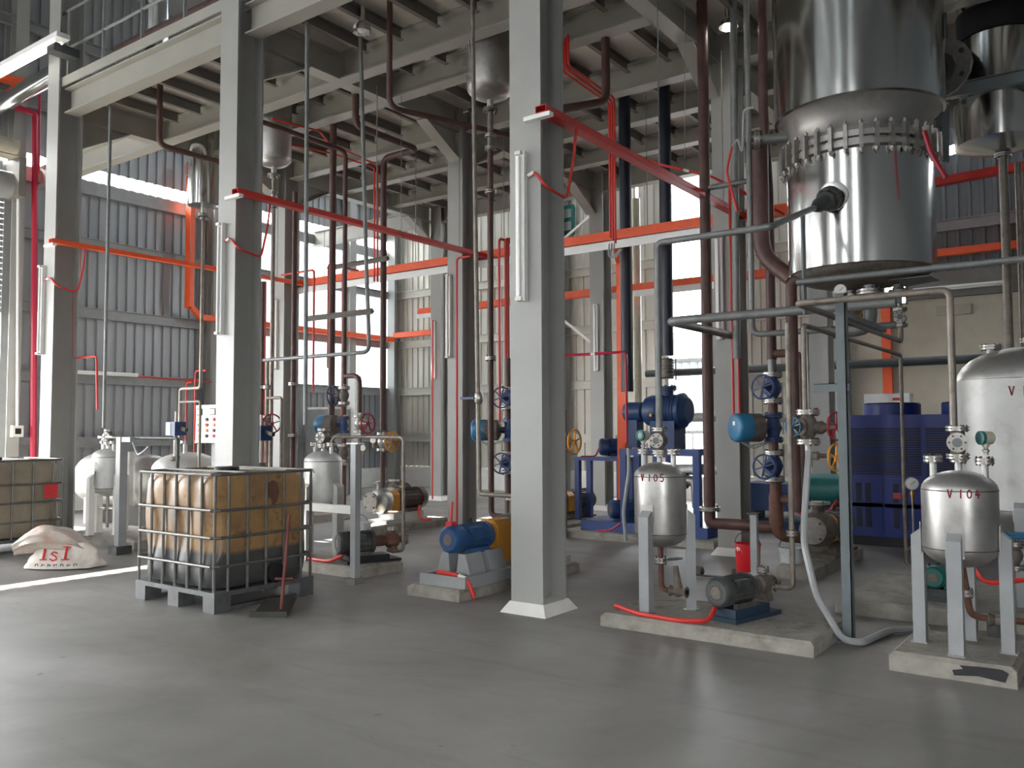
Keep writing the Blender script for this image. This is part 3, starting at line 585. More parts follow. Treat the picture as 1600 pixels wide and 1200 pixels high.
g = pipe('slim instrument drop below the dial gauge', 'flange', .011, [move(a2, Z3, py=772)+V((.09, -.05, 0)), move(a2, Z3, py=850)+V((.09, -.05, 0)), move(a2, Z3, py=860)]); part('red_tap', MB().bar(move(a2, Z3, py=775)+V((-.1, -.05, 0)), move(a2, Z3, py=775)+V((-.02, -.05, 0)), .03, .06), 'wheelred', g, 'red tap lever', True)
# flexible hose and steel support post
sp = fl(1325, 1003); t = thing('support_post', 'bluish steel angle post standing between plinths V 105 and V 104', 'post', (sp.x, sp.y, 0))
tz = zat(458, sp.x, sp.y); part('angle', MB().box(-.035, .035, -.004, .004, 0, tz).box(.028, .035, -.004, .07, 0, tz), 'bluepost', t); part('foot', MB().box(-.09, .09, -.07, .12, 0, .01), 'bluepost', t)
z1 = zat(605, sp.x, sp.y); part('cross_arm', MB().box(-.2, .05, .004, .012, z1-.03, z1+.03).box(-.2, .05, .004, .06, z1+.025, z1+.03), 'bluepost', t); z2 = zat(468, sp.x, sp.y); part('cross_arm', MB().box(-.02, .02, 0, 1.35, z2-.12, z2-.08), 'bluepost', t)
conduit('grey flexible hose sagging from the valve to the floor behind V 104', [at(1264, 705, 6.7), at(1257, 800, 6.6), at(1256, 850, 6.5), at(1275, 930, 6.4), fl(1316, 1000, .03), fl(1345, 1005, .03), fl(1390, 985, .03), fl(1450, 982, .03)], .026, 'hose', None)
# tank V1 (large, right edge)
tk = vessel('large silver tank marked V 1 at the right edge', -.745, 8.35, .58, 2.2, .5, .95, 'silver', True, 'large silver tanks', None, 0, .07, .28, 0, seams=True)
painted(tk, 'V 1', (-.745, 8.35), .517, -1.67, 1.78, .075)
part('insulation_band', MB().lathe([(.502, .86), (.515, .862), (.515, 1.92), (.502, 1.925)], (-.745, 8.35, 0), Z3, 48, False), 'silver_light', tk, None, True)
q = at(1549, 560, 8.35); nozzle(tk, (q.x, 8.35, 2.06), Z3, .035, .14, .085); nozzle(tk, (-.66, 8.2, 2.1), Z3, .035, .13, .085)
pipe('short elbow pipe on top of tank V 1', 'steelpipe', .035, [V((-.66, 8.2, 2.26)), V((-.66, 8.2, 2.42)), V((-.4, 8.2, 2.44))])
gate_valve('blue-wheeled valve below tank V 1', at(1585, 868, 7.6), Z3, .09, 'actblue', 'castiron', wR=.16)
pad('concrete plinth behind vessel V 104', -2.05, .3, 7.35, 8.95, .12); conduit('red cable lying behind the legs of vessel V 104', [at(1515, 880, 6.9), at(1540, 912, 6.9), at(1600, 906, 6.9), at(1640, 900, 6.9)], .018)
motor_pump('green-grey pump behind the legs of vessel V 104', (-1.35, 7.6, .12), -.1, 'teal', .09, .34, .2, 'motordark', pumpR=.08)
conduit('red hose end lying on the floor right of plinth V 104', [V((-.45, 5.95, .02)), V((-.52, 5.85, .12)), V((-.56, 5.87, .22)), V((-.5, 6.0, .26)), V((-.3, 6.1, .2))], .02)
t = thing('paint_tin', 'dark green tin beside the V 104 drain', 'tin', (-.78, 6.75, 0)); part('body', MB().lathe([(.09, 0), (.09, .2), (.085, .2), (.085, .19)], (0, 0, 0), Z3, 20), 'motordark', t)

# ================================================================== LARGE COLUMN hung under the mezzanine
LX, LY = -2.08, 8.6
def LZ(y): return zat(y, LX, LY)
lc = thing('stainless_column', 'huge polished stainless column vessel hanging at upper right', 'vessel', (LX, LY, LZ(430)))
zb, zc0, zc1, zu = LZ(428), LZ(262), LZ(190), LZ(180); R1, R2 = .665, .775
part('lower_jacket', MB().lathe([(R1-.01, zb), (R1, zb+.005), (R1, zc0), (R1-.02, zc0+.01)], (LX, LY, 0), Z3, 64, False), 'stainless', lc, None, True)
part('bottom_dish', MB().lathe(list(reversed(dish(R1-.02, .16, zb+.02, False))), (LX, LY, 0), Z3, 48), 'castiron', lc, None, True)
part('main_flange', MB().lathe([(R1-.03, zc0), (R1+.02, zc0+.02), (R1+.02, zc0+.07), (R1-.02, zc0+.075), (R1-.02, zc0+.1), (R1+.02, zc0+.105), (R1+.02, zc0+.16), (R1-.05, zc0+.18)], (LX, LY, 0), Z3, 64, False), 'silver', lc, None, True)
zn = zc0+.18; part('neck', MB().lathe([(R1-.06, zn), (R1-.07, zn+.05), (R1-.02, zn+.14), (R2-.08, zn+.26), (R2-.02, zn+.3)], (LX, LY, 0), Z3, 64, False), 'silver', lc, None, True)
part('upper_jacket', MB().lathe([(R2-.03, zn+.29), (R2, zn+.3), (R2, 6.6), (R2-.02, 6.6)], (LX, LY, 0), Z3, 64, False), 'stainless', lc, None, True)
_cb = MB().box(-.017, .017, -.03, .035, -.02, .2).cyl((0, 0, -.06), (0, 0, .24), .012).cyl((0, 0, .2), (0, 0, .225), .022, None, 6).cyl((0, 0, -.045), (0, 0, -.02), .022, None, 6).mesh('clamp_bolt', 'flange')
for i in range(34):
    a = 2*PI*i/34; share('clamp_bolt', _cb, lc, (math.cos(a)*(R1+.035), math.sin(a)*(R1+.035), zc0-LZ(430)), a-PI/2)
d = V((-.1, -1, 0)).normalized(); p = V((LX, LY, at(1308, 306, LY-R1*.97).z))+d*R1
part('manway_plate', MB().lathe([(.135, 0), (.135, .012), (.1, .014)], p, d, 28), 'stainless', lc, None, True); tip = at(1271, 326, 7.6); dn = (tip-p).normalized(); ln = (tip-p).length; part('side_nozzle', MB().lathe([(.085, 0), (.085, ln*.4), (.065, ln*.45), (.065, ln*.75), (.03, ln)], p, dn, 22), 'motordark', lc, None, True); pflange(lc, p+dn*.08, dn, .11, 8, .03, True, True, 'motordark')
d2 = V((-.93, -.36, 0)).normalized(); p2 = V((LX, LY, zn+.18))+d2*(R1-.02); part('side_branch', MB().cyl(p2-d2*.1, p2+d2*.3, .05), 'galv', lc, 'steel side branch', True); pflange(lc, p2+d2*.3, d2, .1, 8, .025)
for i, (dx, dy) in enumerate(((.1, -.1), (.3, .1), (-.12, .1))): part('bottom_nozzle', MB().cyl((LX+dx, LY+dy, zb-.3), (LX+dx, LY+dy, zb-.02), .06 if i == 0 else .04), 'galv', lc, None, True); pflange(lc, (LX+dx, LY+dy, zb-.2), Z3, .12 if i == 0 else .085, 8, .02)
part('drip_plate', MB().prism([(LX+.2, LY-.2, zb-.12), (LX+.62, LY-.1, zb-.1), (LX+.65, LY+.25, zb-.1), (LX+.3, LY+.3, zb-.12)], (0, 0, 0), (0, 0, .006)), 'galv', lc, None, True)
pipe('galvanised bend under the large column turning left', 'galv', .06, [V((LX+.1, LY-.1, zb-.28)), V((LX+.1, LY-.1, zb-.55)), V((LX-.25, LY-.1, zb-.56))]); gauge('dial gauge under the large column', at(1313, 453, 8.0), .055, CAMD)
t = gate_valve('brass drain cock below the large column', at(1343, 492, 8.3), (0, -1, .2), .05, 'castiron', 'brass', wR=.03)
pipe('long galvanised pipe crossing under the large column to the right edge', 'galv', .026, run((1245, 441, 7.3), ('x', 1720)))
pipe('long galvanised pipe with an elbow in front of the brown riser', 'galv', .045, list(reversed(run((1045, 502, 7.9), ('x', 1400))))+[move(at(1045, 502, 7.9), Y3_, px=1150)])
pipe('flat steel hanger strip beside the large column', 'bluepost', .02, [at(1254, 332, 7.4), at(1258, 492, 7.4)], name='hanger_strip', cat='bracket', n=4)
# second vessel
sx, sy = -1.07, 10.7
v2 = thing('stainless_vessel', 'second stainless vessel with a black top band at the upper right corner', 'vessel', (sx, sy, zat(232, sx, sy)))
za, zm, zt, zk = zat(226, sx, sy), zat(160, sx, sy), zat(64, sx, sy), zat(22, sx, sy)
part('lower_jacket', MB().lathe([(.06, za-.1), (.3, za-.05), (.47, za), (.47, zm), (.4, zm+.01)], (sx, sy, 0), Z3, 48, False), 'stainless', v2, None, True); part('upper_jacket', MB().lathe([(.4, zm), (.41, zm), (.41, zt)], (sx, sy, 0), Z3, 48, False), 'stainless', v2, None, True)
part('black_band', MB().lathe([(.425, zt), (.425, zk), (.3, zk+.05), (.05, zk+.07)], (sx, sy, 0), Z3, 48, False), 'black', v2, 'black insulation band', True)
for dx in (-.14, .16): nozzle(v2, (sx+dx, sy, zk+.03), Z3, .035, .07, .08)
t = thing('support_channel', 'grey channel beam carrying the second stainless vessel', 'beam', (sx, sy-.48, zm)); part('channel', ibeam((-1.5, 0), (2, 0), 0, .14, .08, .012), 'bluepost', t); part('hanger', MB().box(-1.0, -.94, -.05, .05, 0, 1.5), 'bluepost', t); part('hanger', MB().box(-.55, -.47, .1, .2, 0, 1.5), 'bluepost', t)
pipe('dark riser below the second stainless vessel', 'steelpipe', .045, [V((sx, sy, za)), V((sx, sy, zat(590, sx, sy)))], flanges=[(V((sx, sy, za-.12)), Z3)]); pipe('thinner riser just right of the dark riser', 'steelpipe', .035, [V((sx+.13, sy+.1, za-.2)), V((sx+.13, sy+.1, zat(590, sx, sy)))])
pipe('black flanged duct between the large column and the second vessel', 'black', .16, [at(1455, 110, 9.3), at(1505, 100, 10.6)], flanges=[(at(1470, 108, 9.6), V((.2, 1, 0)))])
conduit('dark red hose hanging beside the large column', [at(1444, 205, 8.0), at(1455, 240, 8.0), at(1478, 278, 8.0)], .022, 'wheelred'); pipe('grey post right of the large column', 'bluepost', .06, [at(1473, 165, 9.2), at(1473, 255, 9.2)], name='hanger_post', cat='post', n=4)
# ================================================================== RIGHT CLUSTER of risers, valve stack and the big pump
YC = 9.0
a = at(1109, 802, YC); e1 = move(a, Z3, py=817); h1 = move(e1, X3, px=1208)
pipe('thick brown riser beside column with a flange near the floor', 'brownpipe', .062, [V((a.x, YC, 6.41)), a, e1+V((0, 0, 0)), h1], flanges=[(a+V((0, 0, .05)), Z3)], bend=.16)
r0 = at(1212, 752, YC); r1 = move(r0, Z3, py=838); pipe('rusty tee pipe bending into the big pump suction', 'rustpipe', .06, [r0, move(r0, Z3, py=800), r1, r1+V((.22, .22, -.02))], bend=.14)
part('swelling', MB().lathe([(.06, 0), (.075, .05), (.075, .35), (.06, .4)], move(r0, Z3, py=828), Z3, 14), 'rustpipe', [o for o in COL.objects if o.get('label') == 'rusty tee pipe bending into the big pump suction'][0], None, True)
S1 = 1207
def SP(y): return move(at(S1, 600, YC), Z3, py=y)
gate_valve('upper blue gate valve with six-spoke wheel in the right stack', SP(606), (-.1, -1, 0), .14, 'wheelblue', 'valveblue', wR=.125)
actuated('large blue drum actuator valve in the right stack', SP(668), (-.62, -.78, 0), .13, .34, .15)
gate_valve('lower blue gate valve with six-spoke wheel in the right stack', SP(728), (-.1, -1, 0), .14, 'wheelblue', 'valveblue', wR=.125)
for i, (y0, y1, lab) in enumerate(((630, 648, 'short brown spool between the upper gate valve and the actuator'), (690, 706, 'short brown spool between the actuator and the lower gate valve'), (560, 583, 'galvanised reducer above the upper right gate valve'))):
    pipe(lab, 'galv' if i == 2 else 'brownpipe', .045 if i == 2 else .05, [SP(y0), SP(y1)])
b5 = at(1205, 380, YC); pipe('brown riser with a right-hand branch above the galvanised reducer', 'brownpipe', .05, [at(1192, 0, YC), at(1192, 160, YC), SP(300), SP(562)], bend=.1)
pipe('thick brown bend running into the large column base', 'brownpipe', .085, [at(1187, 215, 8.7), at(1190, 400, 8.7), at(1238, 436, 8.6)], bend=.2)
c5 = SP(553); c6 = move(c5, X3, px=1252); c7 = move(c6, Z3, py=782); pipe('brown branch looping right and down behind the thick riser', 'brownpipe', .045, [c5, c6, c7, move(c7, X3, px=1216)], bend=.14)
d0 = at(1262, 436, 8.3); d1_ = move(d0, X3, px=1236); pipe('thick brown riser dropping from under the large column', 'brownpipe', .055, [d0, d1_, move(d1_, Z3, py=800)], bend=.14)
P_ = at(1167, 60, 8.7); P1_ = move(P_, Z3, py=523); pipe('galvanised riser with elbow turning right beside the column', 'galv', .032, [V((P_.x, P_.y, 6.41)), P1_, move(P1_, X3, px=1400)], bend=.1); pipe('large galvanised riser in front of the column top', 'galv', .042, [V((at(1151, 300, 9.1).x, 9.1, 6.41)), at(1151, 560, 9.1)])
pipe('galvanised crossbar between the two galvanised risers', 'galv', .03, run((1095, 296, 9.0), ('x', 1200)))
# valve stack with red and yellow wheels
Q = at(1262, 640, 7.6)
def QP(y): return move(Q, Z3, py=y)
gate_valve('steel valve with a small blue wheel facing the camera', QP(667), (-.45, -.9, 0), .13, 'actblue', 'castiron', wR=.085, stem=.8)
t = thing('side_valve', 'steel side valve with a red handwheel seen edge on', 'valve', QP(668)); part('body', MB().lathe([(.05, .05), (.06, .12), (.03, .16), (.02, .24)], QP(668), X3, 14), 'castiron', t, None, True); wheel(t, QP(666)+V((.24, 0, 0)), (1, -.35, 0), .12, 'wheelred', 5)
t = thing('side_valve', 'small side valve with a yellow handwheel seen edge on', 'valve', QP(714)); part('body', MB().lathe([(.03, 0), (.04, .08), (.02, .1), (.015, .22)], QP(712), X3, 12), 'castiron', t, None, True); wheel(t, QP(714)+V((.235, 0, 0)), (1, -.35, 0), .115, 'wheelyellow', 5)
pipe('pale thin riser above the red-wheeled valve', 'flange', .022, [QP(520), QP(645)]); pipe('silver stub below the red-wheeled valve', 'silver_light', .03, [QP(690), QP(730)])
# big pump at the right
pad('concrete plinth under the big suction pump', -3.0, -2.62, 8.7, 10.6, .14)
bp = motor_pump('big grey pump with yellow guard and dark motor behind the V 105 pump', (-2.78, 10.35, .14), PI, 'motordark', .16, .62, .3, 'castiron', 'guard', 'castiron', pumpR=.19, base_h=.1)
def bucket(label, p, R, H, m, mark=None):
    t = thing('bucket', label, 'bucket', (p.x, p.y, 0)); part('body', MB().lathe([(R*.86, 0), (R*.9, .01), (R, H), (R*1.05, H), (R*1.05, H-.02), (R*.96, H), (R*.93, H-.01), (R*.84, .02), (.001, .02)], (0, 0, 0), Z3, 26, False), m, t)
    part('handle', MB().torus((0, 0, H*.95), (0, 1, .25), R*1.03, .004, 20, 5, .5), 'bolt', t); return t
b_ = bucket('white paint-splashed bucket under the big suction pump', fl(1237, 900), .12, .29, 'bucketwhite')
q = fl(1169, 893); b_ = bucket('red drum with a pale round mark beside the column foot', q, .135, .3, 'bucketred')
a = math.atan2(-.85, -.5); b2 = MB(); R_ = .133
pts = []
for i in range(16): t_ = 2*PI*i/16; A_ = a+.5*math.cos(t_); z_ = .16+.11*math.sin(t_); pts.append(V((math.cos(A_)*(R_*(.86+.14*z_/.3)+.003), math.sin(A_)*(R_*(.86+.14*z_/.3)+.003), z_)))
ctr = sum(pts, V((0, 0, 0)))/16; ctr = V((ctr.x*1.06, ctr.y*1.06, ctr.z)); b2.add(pts+[ctr], [(i, (i+1) % 16, 16) for i in range(16)]); part('mark', b2, 'bag', b_, 'pale round mark')
t = thing('support_post', 'short grey pipe support post next to the red drum', 'post', tuple(fl(1180, 897))); part('post', MB().box(-.035, .035, -.035, .035, 0, .62), 'framegrey', t); part('head', MB().box(-.06, .06, -.06, .06, .62, .64), 'bolt', t); part('foot', MB().box(-.07, .07, -.07, .07, 0, .012), 'framegrey', t)
t = thing('chain_hoist_part', 'flat dark steel scrap with a clamp lying on the floor', 'scrap', tuple(fl(1100, 902))); part('flat_bar', MB().bar((-.12, -.02, .02), (.3, .03, .02), .05, .015).bar((.28, .03, .02), (.36, .16, .02), .03, .02), 'bolt', t); part('clamp', MB().lathe([(.02, -.05), (.05, -.03), (.05, .03), (.02, .05)], (-.05, 0, .06), X3, 10), 'castiron', t)
# chiller
cx0, cx1, cy = -3.12, -1.18, 11.75
ch = thing('chiller', 'big blue packaged chiller with twin fans behind tank V 1', 'chiller', ((cx0+cx1)/2, cy, 0)); w2_ = (cx1-cx0)/2
part('cabinet', MB().box(-w2_, w2_, 0, 1.25, .12, 1.68), 'chiller', ch); part('skid', MB().box(-w2_+.03, w2_-.03, .03, 1.2, 0, .12), 'black', ch)
part('top_frame', MB().box(-w2_-.01, w2_+.01, -.012, 1.26, 1.53, 1.69), 'chiller', ch)
for k in range(2):
    x0 = -w2_+.03+k*w2_; cp = part('condenser_coil', MB().box(x0, x0+w2_-.06, -.006, .0, .92, 1.52), 'chillerdark', ch)
    _fs = MB().box(x0, x0+w2_-.06, -.014, -.006, 0, .009).mesh('coil_fin', 'chiller', False)
    for j in range(20): share('coil_fin', _fs, cp, (0, 0, .935+j*.029))
    f = part('fan_shroud', MB().lathe([(.36, 1.69), (.36, 1.84), (.33, 1.84), (.33, 1.7)], (x0+.45, .6, 0), Z3, 30, False), 'chiller', ch); b = MB()
    for r in (.08, .16, .24, .32): b.torus((x0+.45, .6, 1.85), Z3, r, .006, 26, 5)
    for j in range(8): A_ = j*PI/4; b.cyl((x0+.45, .6, 1.85), (x0+.45+.35*math.cos(A_), .6+.35*math.sin(A_), 1.85), .006, None, 5)
    part('fan_guard', b, 'black', f); b = MB()
    for j in range(5): A_ = j*2*PI/5; e = V((math.cos(A_), math.sin(A_), .25)); b.bar(V((x0+.45, .6, 1.76)), V((x0+.45, .6, 1.76))+V((math.cos(A_), math.sin(A_), 0))*.3, .12, .01, e.cross(V((math.sin(A_), -math.cos(A_), 0))))
    part('fan_blades', b, 'chillerdark', f)
    for r_, z_ in enumerate((.5, .18)):
        for c_ in range(2):
            dr = part('door', MB().box(x0+.02+c_*.45, x0+.44+c_*.45, -.012, -.001, z_, z_+.37), 'chiller', ch); b = MB()
            for s_ in range(2): b.box(x0+.12+c_*.45+s_*.11, x0+.19+c_*.45+s_*.11, -.016, -.011, z_+.06, z_+.31)
            part('louvre', b, 'chillerdark', dr)
q = at(1382, 634, 12.6); t = thing('air_conditioner', 'white wall unit lying on top of the chiller', 'box', (q.x, 12.85, 1.7)); part('case', MB().box(-.3, .3, -.12, .12, .12, .3).box(-.26, .26, -.1, .1, 0, .12), 'white', t); part('print', MB().box(.08, .2, -.123, -.12, .2, .24), 'inkred', t)
# machine and wooden pallet ladder behind the stack, left of the chiller
t = thing('compressor_unit', 'dark blue compressor with red hoses on a blue skid, left of the chiller', 'compressor', (-4.1, 12.55, 0)); part('skid', MB().box(-.9, .75, -.1, .9, 0, .16), 'pumpblue', t); part('barrel', MB().lathe([(.2, -.3), (.24, -.25), (.24, .35), (.2, .4)], (.45, .2, .62), X3, 24), 'teal', t); part('block', MB().box(-.7, .1, 0, .6, .3, .7), 'pumpblue', t); part('red_hose', MB().tube([V((-.2, -.1, .62)), V((.2, -.2, .3)), V((.5, -.15, .2)), V((.7, -.1, .5))], .03, 8, .1), 'inkred', t)
for s_ in (-.6, .4): part('leg', MB().box(s_-.04, s_+.04, .1, .5, .16, .4), 'pumpblue', t)
q = fl(1192, 782); t = thing('wooden_ladder', 'small pale wooden step frame left of the rusty riser', 'ladder', (q.x, q.y, 0))
for s_ in (-.16, .16): part('rail', MB().bar((s_, 0, 0), (s_*.85, .1, .62), .03, .03), 'wood', t)
for k in range(3): part('rung', MB().bar((-.15, .02+.04*k, .14+.2*k), (.15, .02+.04*k, .14+.2*k), .03, .03), 'wood', t)
# back wall pipe, lamp and vertical orange tray
pipe('long dark pipe along the back wall', 'darkpipe', .075, run((1010, 584, 15.6), ('x', 1640)))
tray('vertical orange tray on the beige wall above the chiller', at(1383, 475, 16.8), at(1388, 640, 16.8), .16, .05); 
q = at(1397, 455, 14.0); t = thing('floodlight', 'lit floodlight glowing below the large column', 'lamp', (q.x, q.y, q.z-.2)); part('housing', MB().box(-.16, .16, .06, .16, 0, .4), 'motordark', t); part('lens', MB().box(-.14, .14, .05, .062, .02, .17).box(-.14, .14, .05, .062, .21, .38), 'lamp_lit', t); part('arm', MB().bar((0, .1, .4), (0, .1, 6.05-q.z+.2), .03, .03), 'motordark', t)
tray('orange tray on the dark cladding at the right', at(1440, 404, 16.6), V((XR-.1, 16.6, at(1440, 404, 16.6).z)), .16, .12); 
tray('upper red tray beneath the bright wall strip at the right', at(1455, 292, 15.5), at(1640, 258, 15.5), .16, .12, 'red')
t = thing('fluorescent_fitting', 'twin fluorescent fitting under the lintel beam at the right', 'lamp', tuple(at(1500, 450, 16.66))); part('housing', MB().box(-.75, .75, -.06, .1, .02, .06), 'white', t)
for s_ in (-.035, .035): part('tube', MB().cyl((-.72, s_, 0), (.72, s_, 0), .014), 'white', t)
q = at(1490, 484, 16.9); t = thing('exit_sign', 'pale blank sign plate on the beige wall', 'sign', (q.x, 16.9, q.z-.09)); part('plate', MB().box(-.28, .28, -.02, .02, 0, .18), 'beige', t)
# ================================================================== CABLE TRAYS, CONDUITS AND BATTENS ON THE FRAME
ZT = 4.13
for x, nm in ((XA+.3, 'leftmost'), (XB+.32, 'middle'), (XC+.25, 'nearest')):
    lab = {'leftmost': 'orange tray running back from the leftmost front column', 'middle': 'long orange tray in shade-red colour running back from the column behind the near tote', 'nearest': 'thick orange tray in shade-red colour running back from the nearest column'}[nm]
    t = tray(lab, (x, 5.72, ZT), (x, 10.2, ZT), .1, .055, 'orange' if nm == 'leftmost' else 'red', 'orange cable trays')  # shade put into the colour: orange trays in shade use red
    part('bracket', MB().box(x-.16, x+.1, 5.70, 5.76, ZT-.05, ZT-.015), 'white', t, 'white end bracket', True)
    for y_ in (7.9, 9.6): part('hanger_rod', MB().cyl((x, y_, ZT+.055), (x, y_, 6.05), .006, None, 6), 'galv', t, None, True)
t = tray('long orange tray behind the second row of columns', (XA-.1, 10.32, ZT), (-3.2, 10.32, ZT), .16, .12); part('support_angle', MB().box(XA-.1, -4.4, 10.2, 10.21, ZT-.14, ZT-.02).box(XA-.1, -4.4, 10.2, 10.28, ZT-.03, ZT-.02), 'white', t, 'white support angle', True)
for x_ in (-11.6, -10.2, -9.4, -7.6, -6.6, -5.2): part('hanger_rod', MB().cyl((x_, 10.26, ZT-.02), (x_, 10.26, 6.06), .006, None, 6), 'galv', t, None, True)
t = tray('orange tray behind the third row of columns', (-13.1, 14.45, ZT), (-3.9, 14.45, ZT), .18, .13); part('support_angle', MB().box(-13.1, -12.4, 14.33, 14.34, ZT-.1, ZT), 'white', t, None, True); part('support_angle', MB().box(-8.5, -5.5, 14.33, 14.34, ZT-.12, ZT), 'white', t, None, True)
wt = tray('orange tray rising up the left wall post then turning along the wall', (-16.0, 10.5, 4.1), (-16.0, 10.5, 7.2), .17, .1); part('bend', MB().bar((-16.0, 10.5, 4.12), (-16.0, 10.75, 3.9), .1, .1), 'orange', wt, None, True)
tray('orange tray along the left wall to the corner', (-16.0, 10.7, 3.86), (-16.0, 16.55, 3.86), .16, .12); tray('short orange tray on the back wall at the corner', (-16.05, 16.7, 3.98), (-14.5, 16.7, 3.98), .14, .13)
vt = tray('tall orange upright tray dropping to the vacuum skid', at(969, 405, 10.85), at(972, 830, 10.85), .13, .05); part('offset', MB().bar(at(960, 372, 10.6), at(969, 408, 10.85), .1, .1), 'orange', vt, None, True)
# white battens on the column fronts
_bm = MB().box(-.045, .045, -.05, 0, 0, 1.27).mesh('housing', 'white'); _bt = MB().cyl((0, -.062, .04), (0, -.062, 1.23), .013).mesh('tube', 'white')
_be = MB().box(-.03, .03, -.085, -.05, 0, .03).mesh('lamp_holder', 'panelgrey'); bat0 = None
for nm, off, lab in (('C1', -.02, 'white fluorescent batten on the nearest column'), ('B1', -.06, 'white fluorescent batten on the column behind the near tote'), ('A1', -.13, 'white fluorescent batten on the leftmost front column'), ('B2', -.1, 'white fluorescent batten on the column behind the blue pump motor'),
                     ('A3', -.03, 'white fluorescent batten on the slim far column'), ('C2', -.06, 'white fluorescent batten on the column beside the brown riser'), ('A2', -.05, 'white fluorescent batten on the column behind the brown pipes'), ('B3', 0, 'white fluorescent batten on the far column by the vacuum skid')):
    c = COLS[nm].location; yf = c.y-(.181 if nm[1] == '1' else .171)
    t = thing('fluorescent_batten', lab, 'lamp', (c.x+off, yf, 2.6), 0, 'battens on the columns'); share('housing', _bm, t); share('tube', _bt, t); share('lamp_holder', _be, t); share('lamp_holder', _be, t, (0, 0, 1.24))
    if nm[1] == '1':
        conduit('red conduit feeding the batten on the '+{'C': 'nearest column', 'B': 'column behind the near tote', 'A': 'leftmost front column'}[nm[0]], [V((c.x+off+.06, yf-.02, 3.66)), V((c.x+.12, yf-.03, 3.68)), V((c.x+.2, yf+.02, 3.55)), V((c.x+.23, yf+.3, 3.5)), V((c.x+.26, yf+.36, 3.85)), V((c.x+.28, yf+.38, ZT))], .013, tapes=(0,))
# ceiling conduits
for k in range(3):
    o = V((.035*k, 0, .03*k)); a = fl(880, 112, 5.7)+o; b_ = fl(952, 162, 5.7)+o
    conduit('red conduit dropping from the ceiling to the back tray, %s of three' % ('leftmost', 'middle', 'rightmost')[k], [a+V((0, 0, .36)), a, b_, move(b_, Z3, py=372+4*k)], .016)
e = at(958, 382, 10.2); t = thing('cable_loops', 'white cable loops hanging at the orange tray', 'cable', (e.x, e.y, e.z-.2))
for k in range(3): part('cable', MB().tube([V((-.06+.04*k, 0, .22)), V((-.07+.045*k, -.02, .05)), V((0.03*k, -.03, 0)), V((.1+.02*k, 0, .12))], .009, 6, .05), 'hose', t)
conduit('crimson conduit running past the nearest column to the vacuum skid', run((878, 556, 10.1), ('x', 978), ('z', 692)), .02, 'crimson', tapes=(0,))
g0 = at(982, 700, 9.9); pipe('grey flexible conduit hanging below the crimson conduit', 'hose', .024, [g0, move(g0, Z3, py=738), at(974, 800, 9.9), at(978, 845, 9.9)])
conduit('red conduit branching below the nearest tray to the right', [at(960, 235, 9.2), at(1035, 258, 9.4), at(1110, 275, 9.6), at(1160, 300, 9.8), at(1225, 335, 10.2)], .016, tapes=(0, 1)); conduit('red conduit with white loop beside the galvanised riser', [at(1152, 330, 8.6), at(1135, 268, 8.6), at(1144, 228, 8.6)], .014); conduit('white cable loop at the head of the galvanised riser', [at(1144, 230, 8.6), at(1152, 215, 8.6), at(1160, 240, 8.6), at(1162, 170, 8.6), at(1178, 168, 8.6)], .012, 'hose', None)
for k, x_ in enumerate((1140, 1149)): a = at(x_, 292, 9.6); conduit(('left' if k == 0 else 'right')+' red conduit of the pair on the column beside the brown riser', [a+V((0, .3, 0)), a, move(a, Z3, py=655)], .018)
for k, x_ in enumerate((780, 790, 794)): a = at(x_, 372, 8.6+.04*k); conduit('red conduit left of the nearest column, %s of three' % ('leftmost', 'middle', 'rightmost')[k], [a+V((0, .3, -.02)), a, move(a, Z3, py=660)], .017)
for lab, pts in (('red conduit down the left edge of the slim far column', run((676, 500, 13.7), ('z', 780))), ('red conduit down the left edge of the column behind the blue pump', run((735, 400, 9.7), ('x', 714), ('z', 838))),
                 ('red conduit arching beside the column behind the brown pipes', run((440, 430, 8.2), ('x', 491), ('z', 612))), ('red conduit rising left of the hanging feed pipe', run((512, 575, 8.9), ('z', 412), ('y', 545))), ('thicker red conduit just right of the hanging feed pipe', run((534, 670, 8.9), ('z', 418), ('y', 560))),
                 ('red conduit along the left wall at girt height', [atx(214, 588, -16.1), atx(330, 597, -16.1)]), ('red conduit looping above the control panel', run((302, 800, 8.6), ('z', 580), ('x', 322))), ('orange-red conduit standing behind the blue valve box', run((288, 795, 9.2), ('z', 598), ('x', 300))),
                 ('red conduit from the leftmost tray down to the left vessel', [at(126, 388, 6.6), at(124, 430, 6.4), at(115, 450, 6.2), at(115, 560, 6.2), at(151, 556, 6.2), at(152, 640, 6.2)]), ('red wire run under the ceiling by the middle hanging vessel', [fl(425, 185, 5.9), fl(500, 205, 5.9), fl(512, 222, 5.9), fl(590, 258, 5.9), at(590, 440, 10.0)]), ('second red wire run under the ceiling', [fl(455, 226, 5.9), fl(520, 240, 5.9), fl(585, 262, 5.9), at(585, 440, 10.0)]),
                 ('red conduit pair dropping to the pump behind the near tote', run((415, 440, 8.0), ('Z', .02))), ('red conduit across the pipes at mid height', run((440, 560, 8.53), ('x', 535)))):
    conduit(lab, pts, .016)
conduit('tall crimson fire pipe at the left wall', [atx(18, 165, -16.0), atx(55, 178, -16.0), atx(52, 730, -16.0)], .055, 'crimson', None)
conduit('second thinner crimson pipe against the left wall', [atx(62, 145, -16.05), atx(60, 270, -16.05)], .025, 'crimson', None)
tray('orange tray high on the left wall by the roller door', atx(-30, 118, -15.9), atx(60, 140, -15.9), .2, .1)
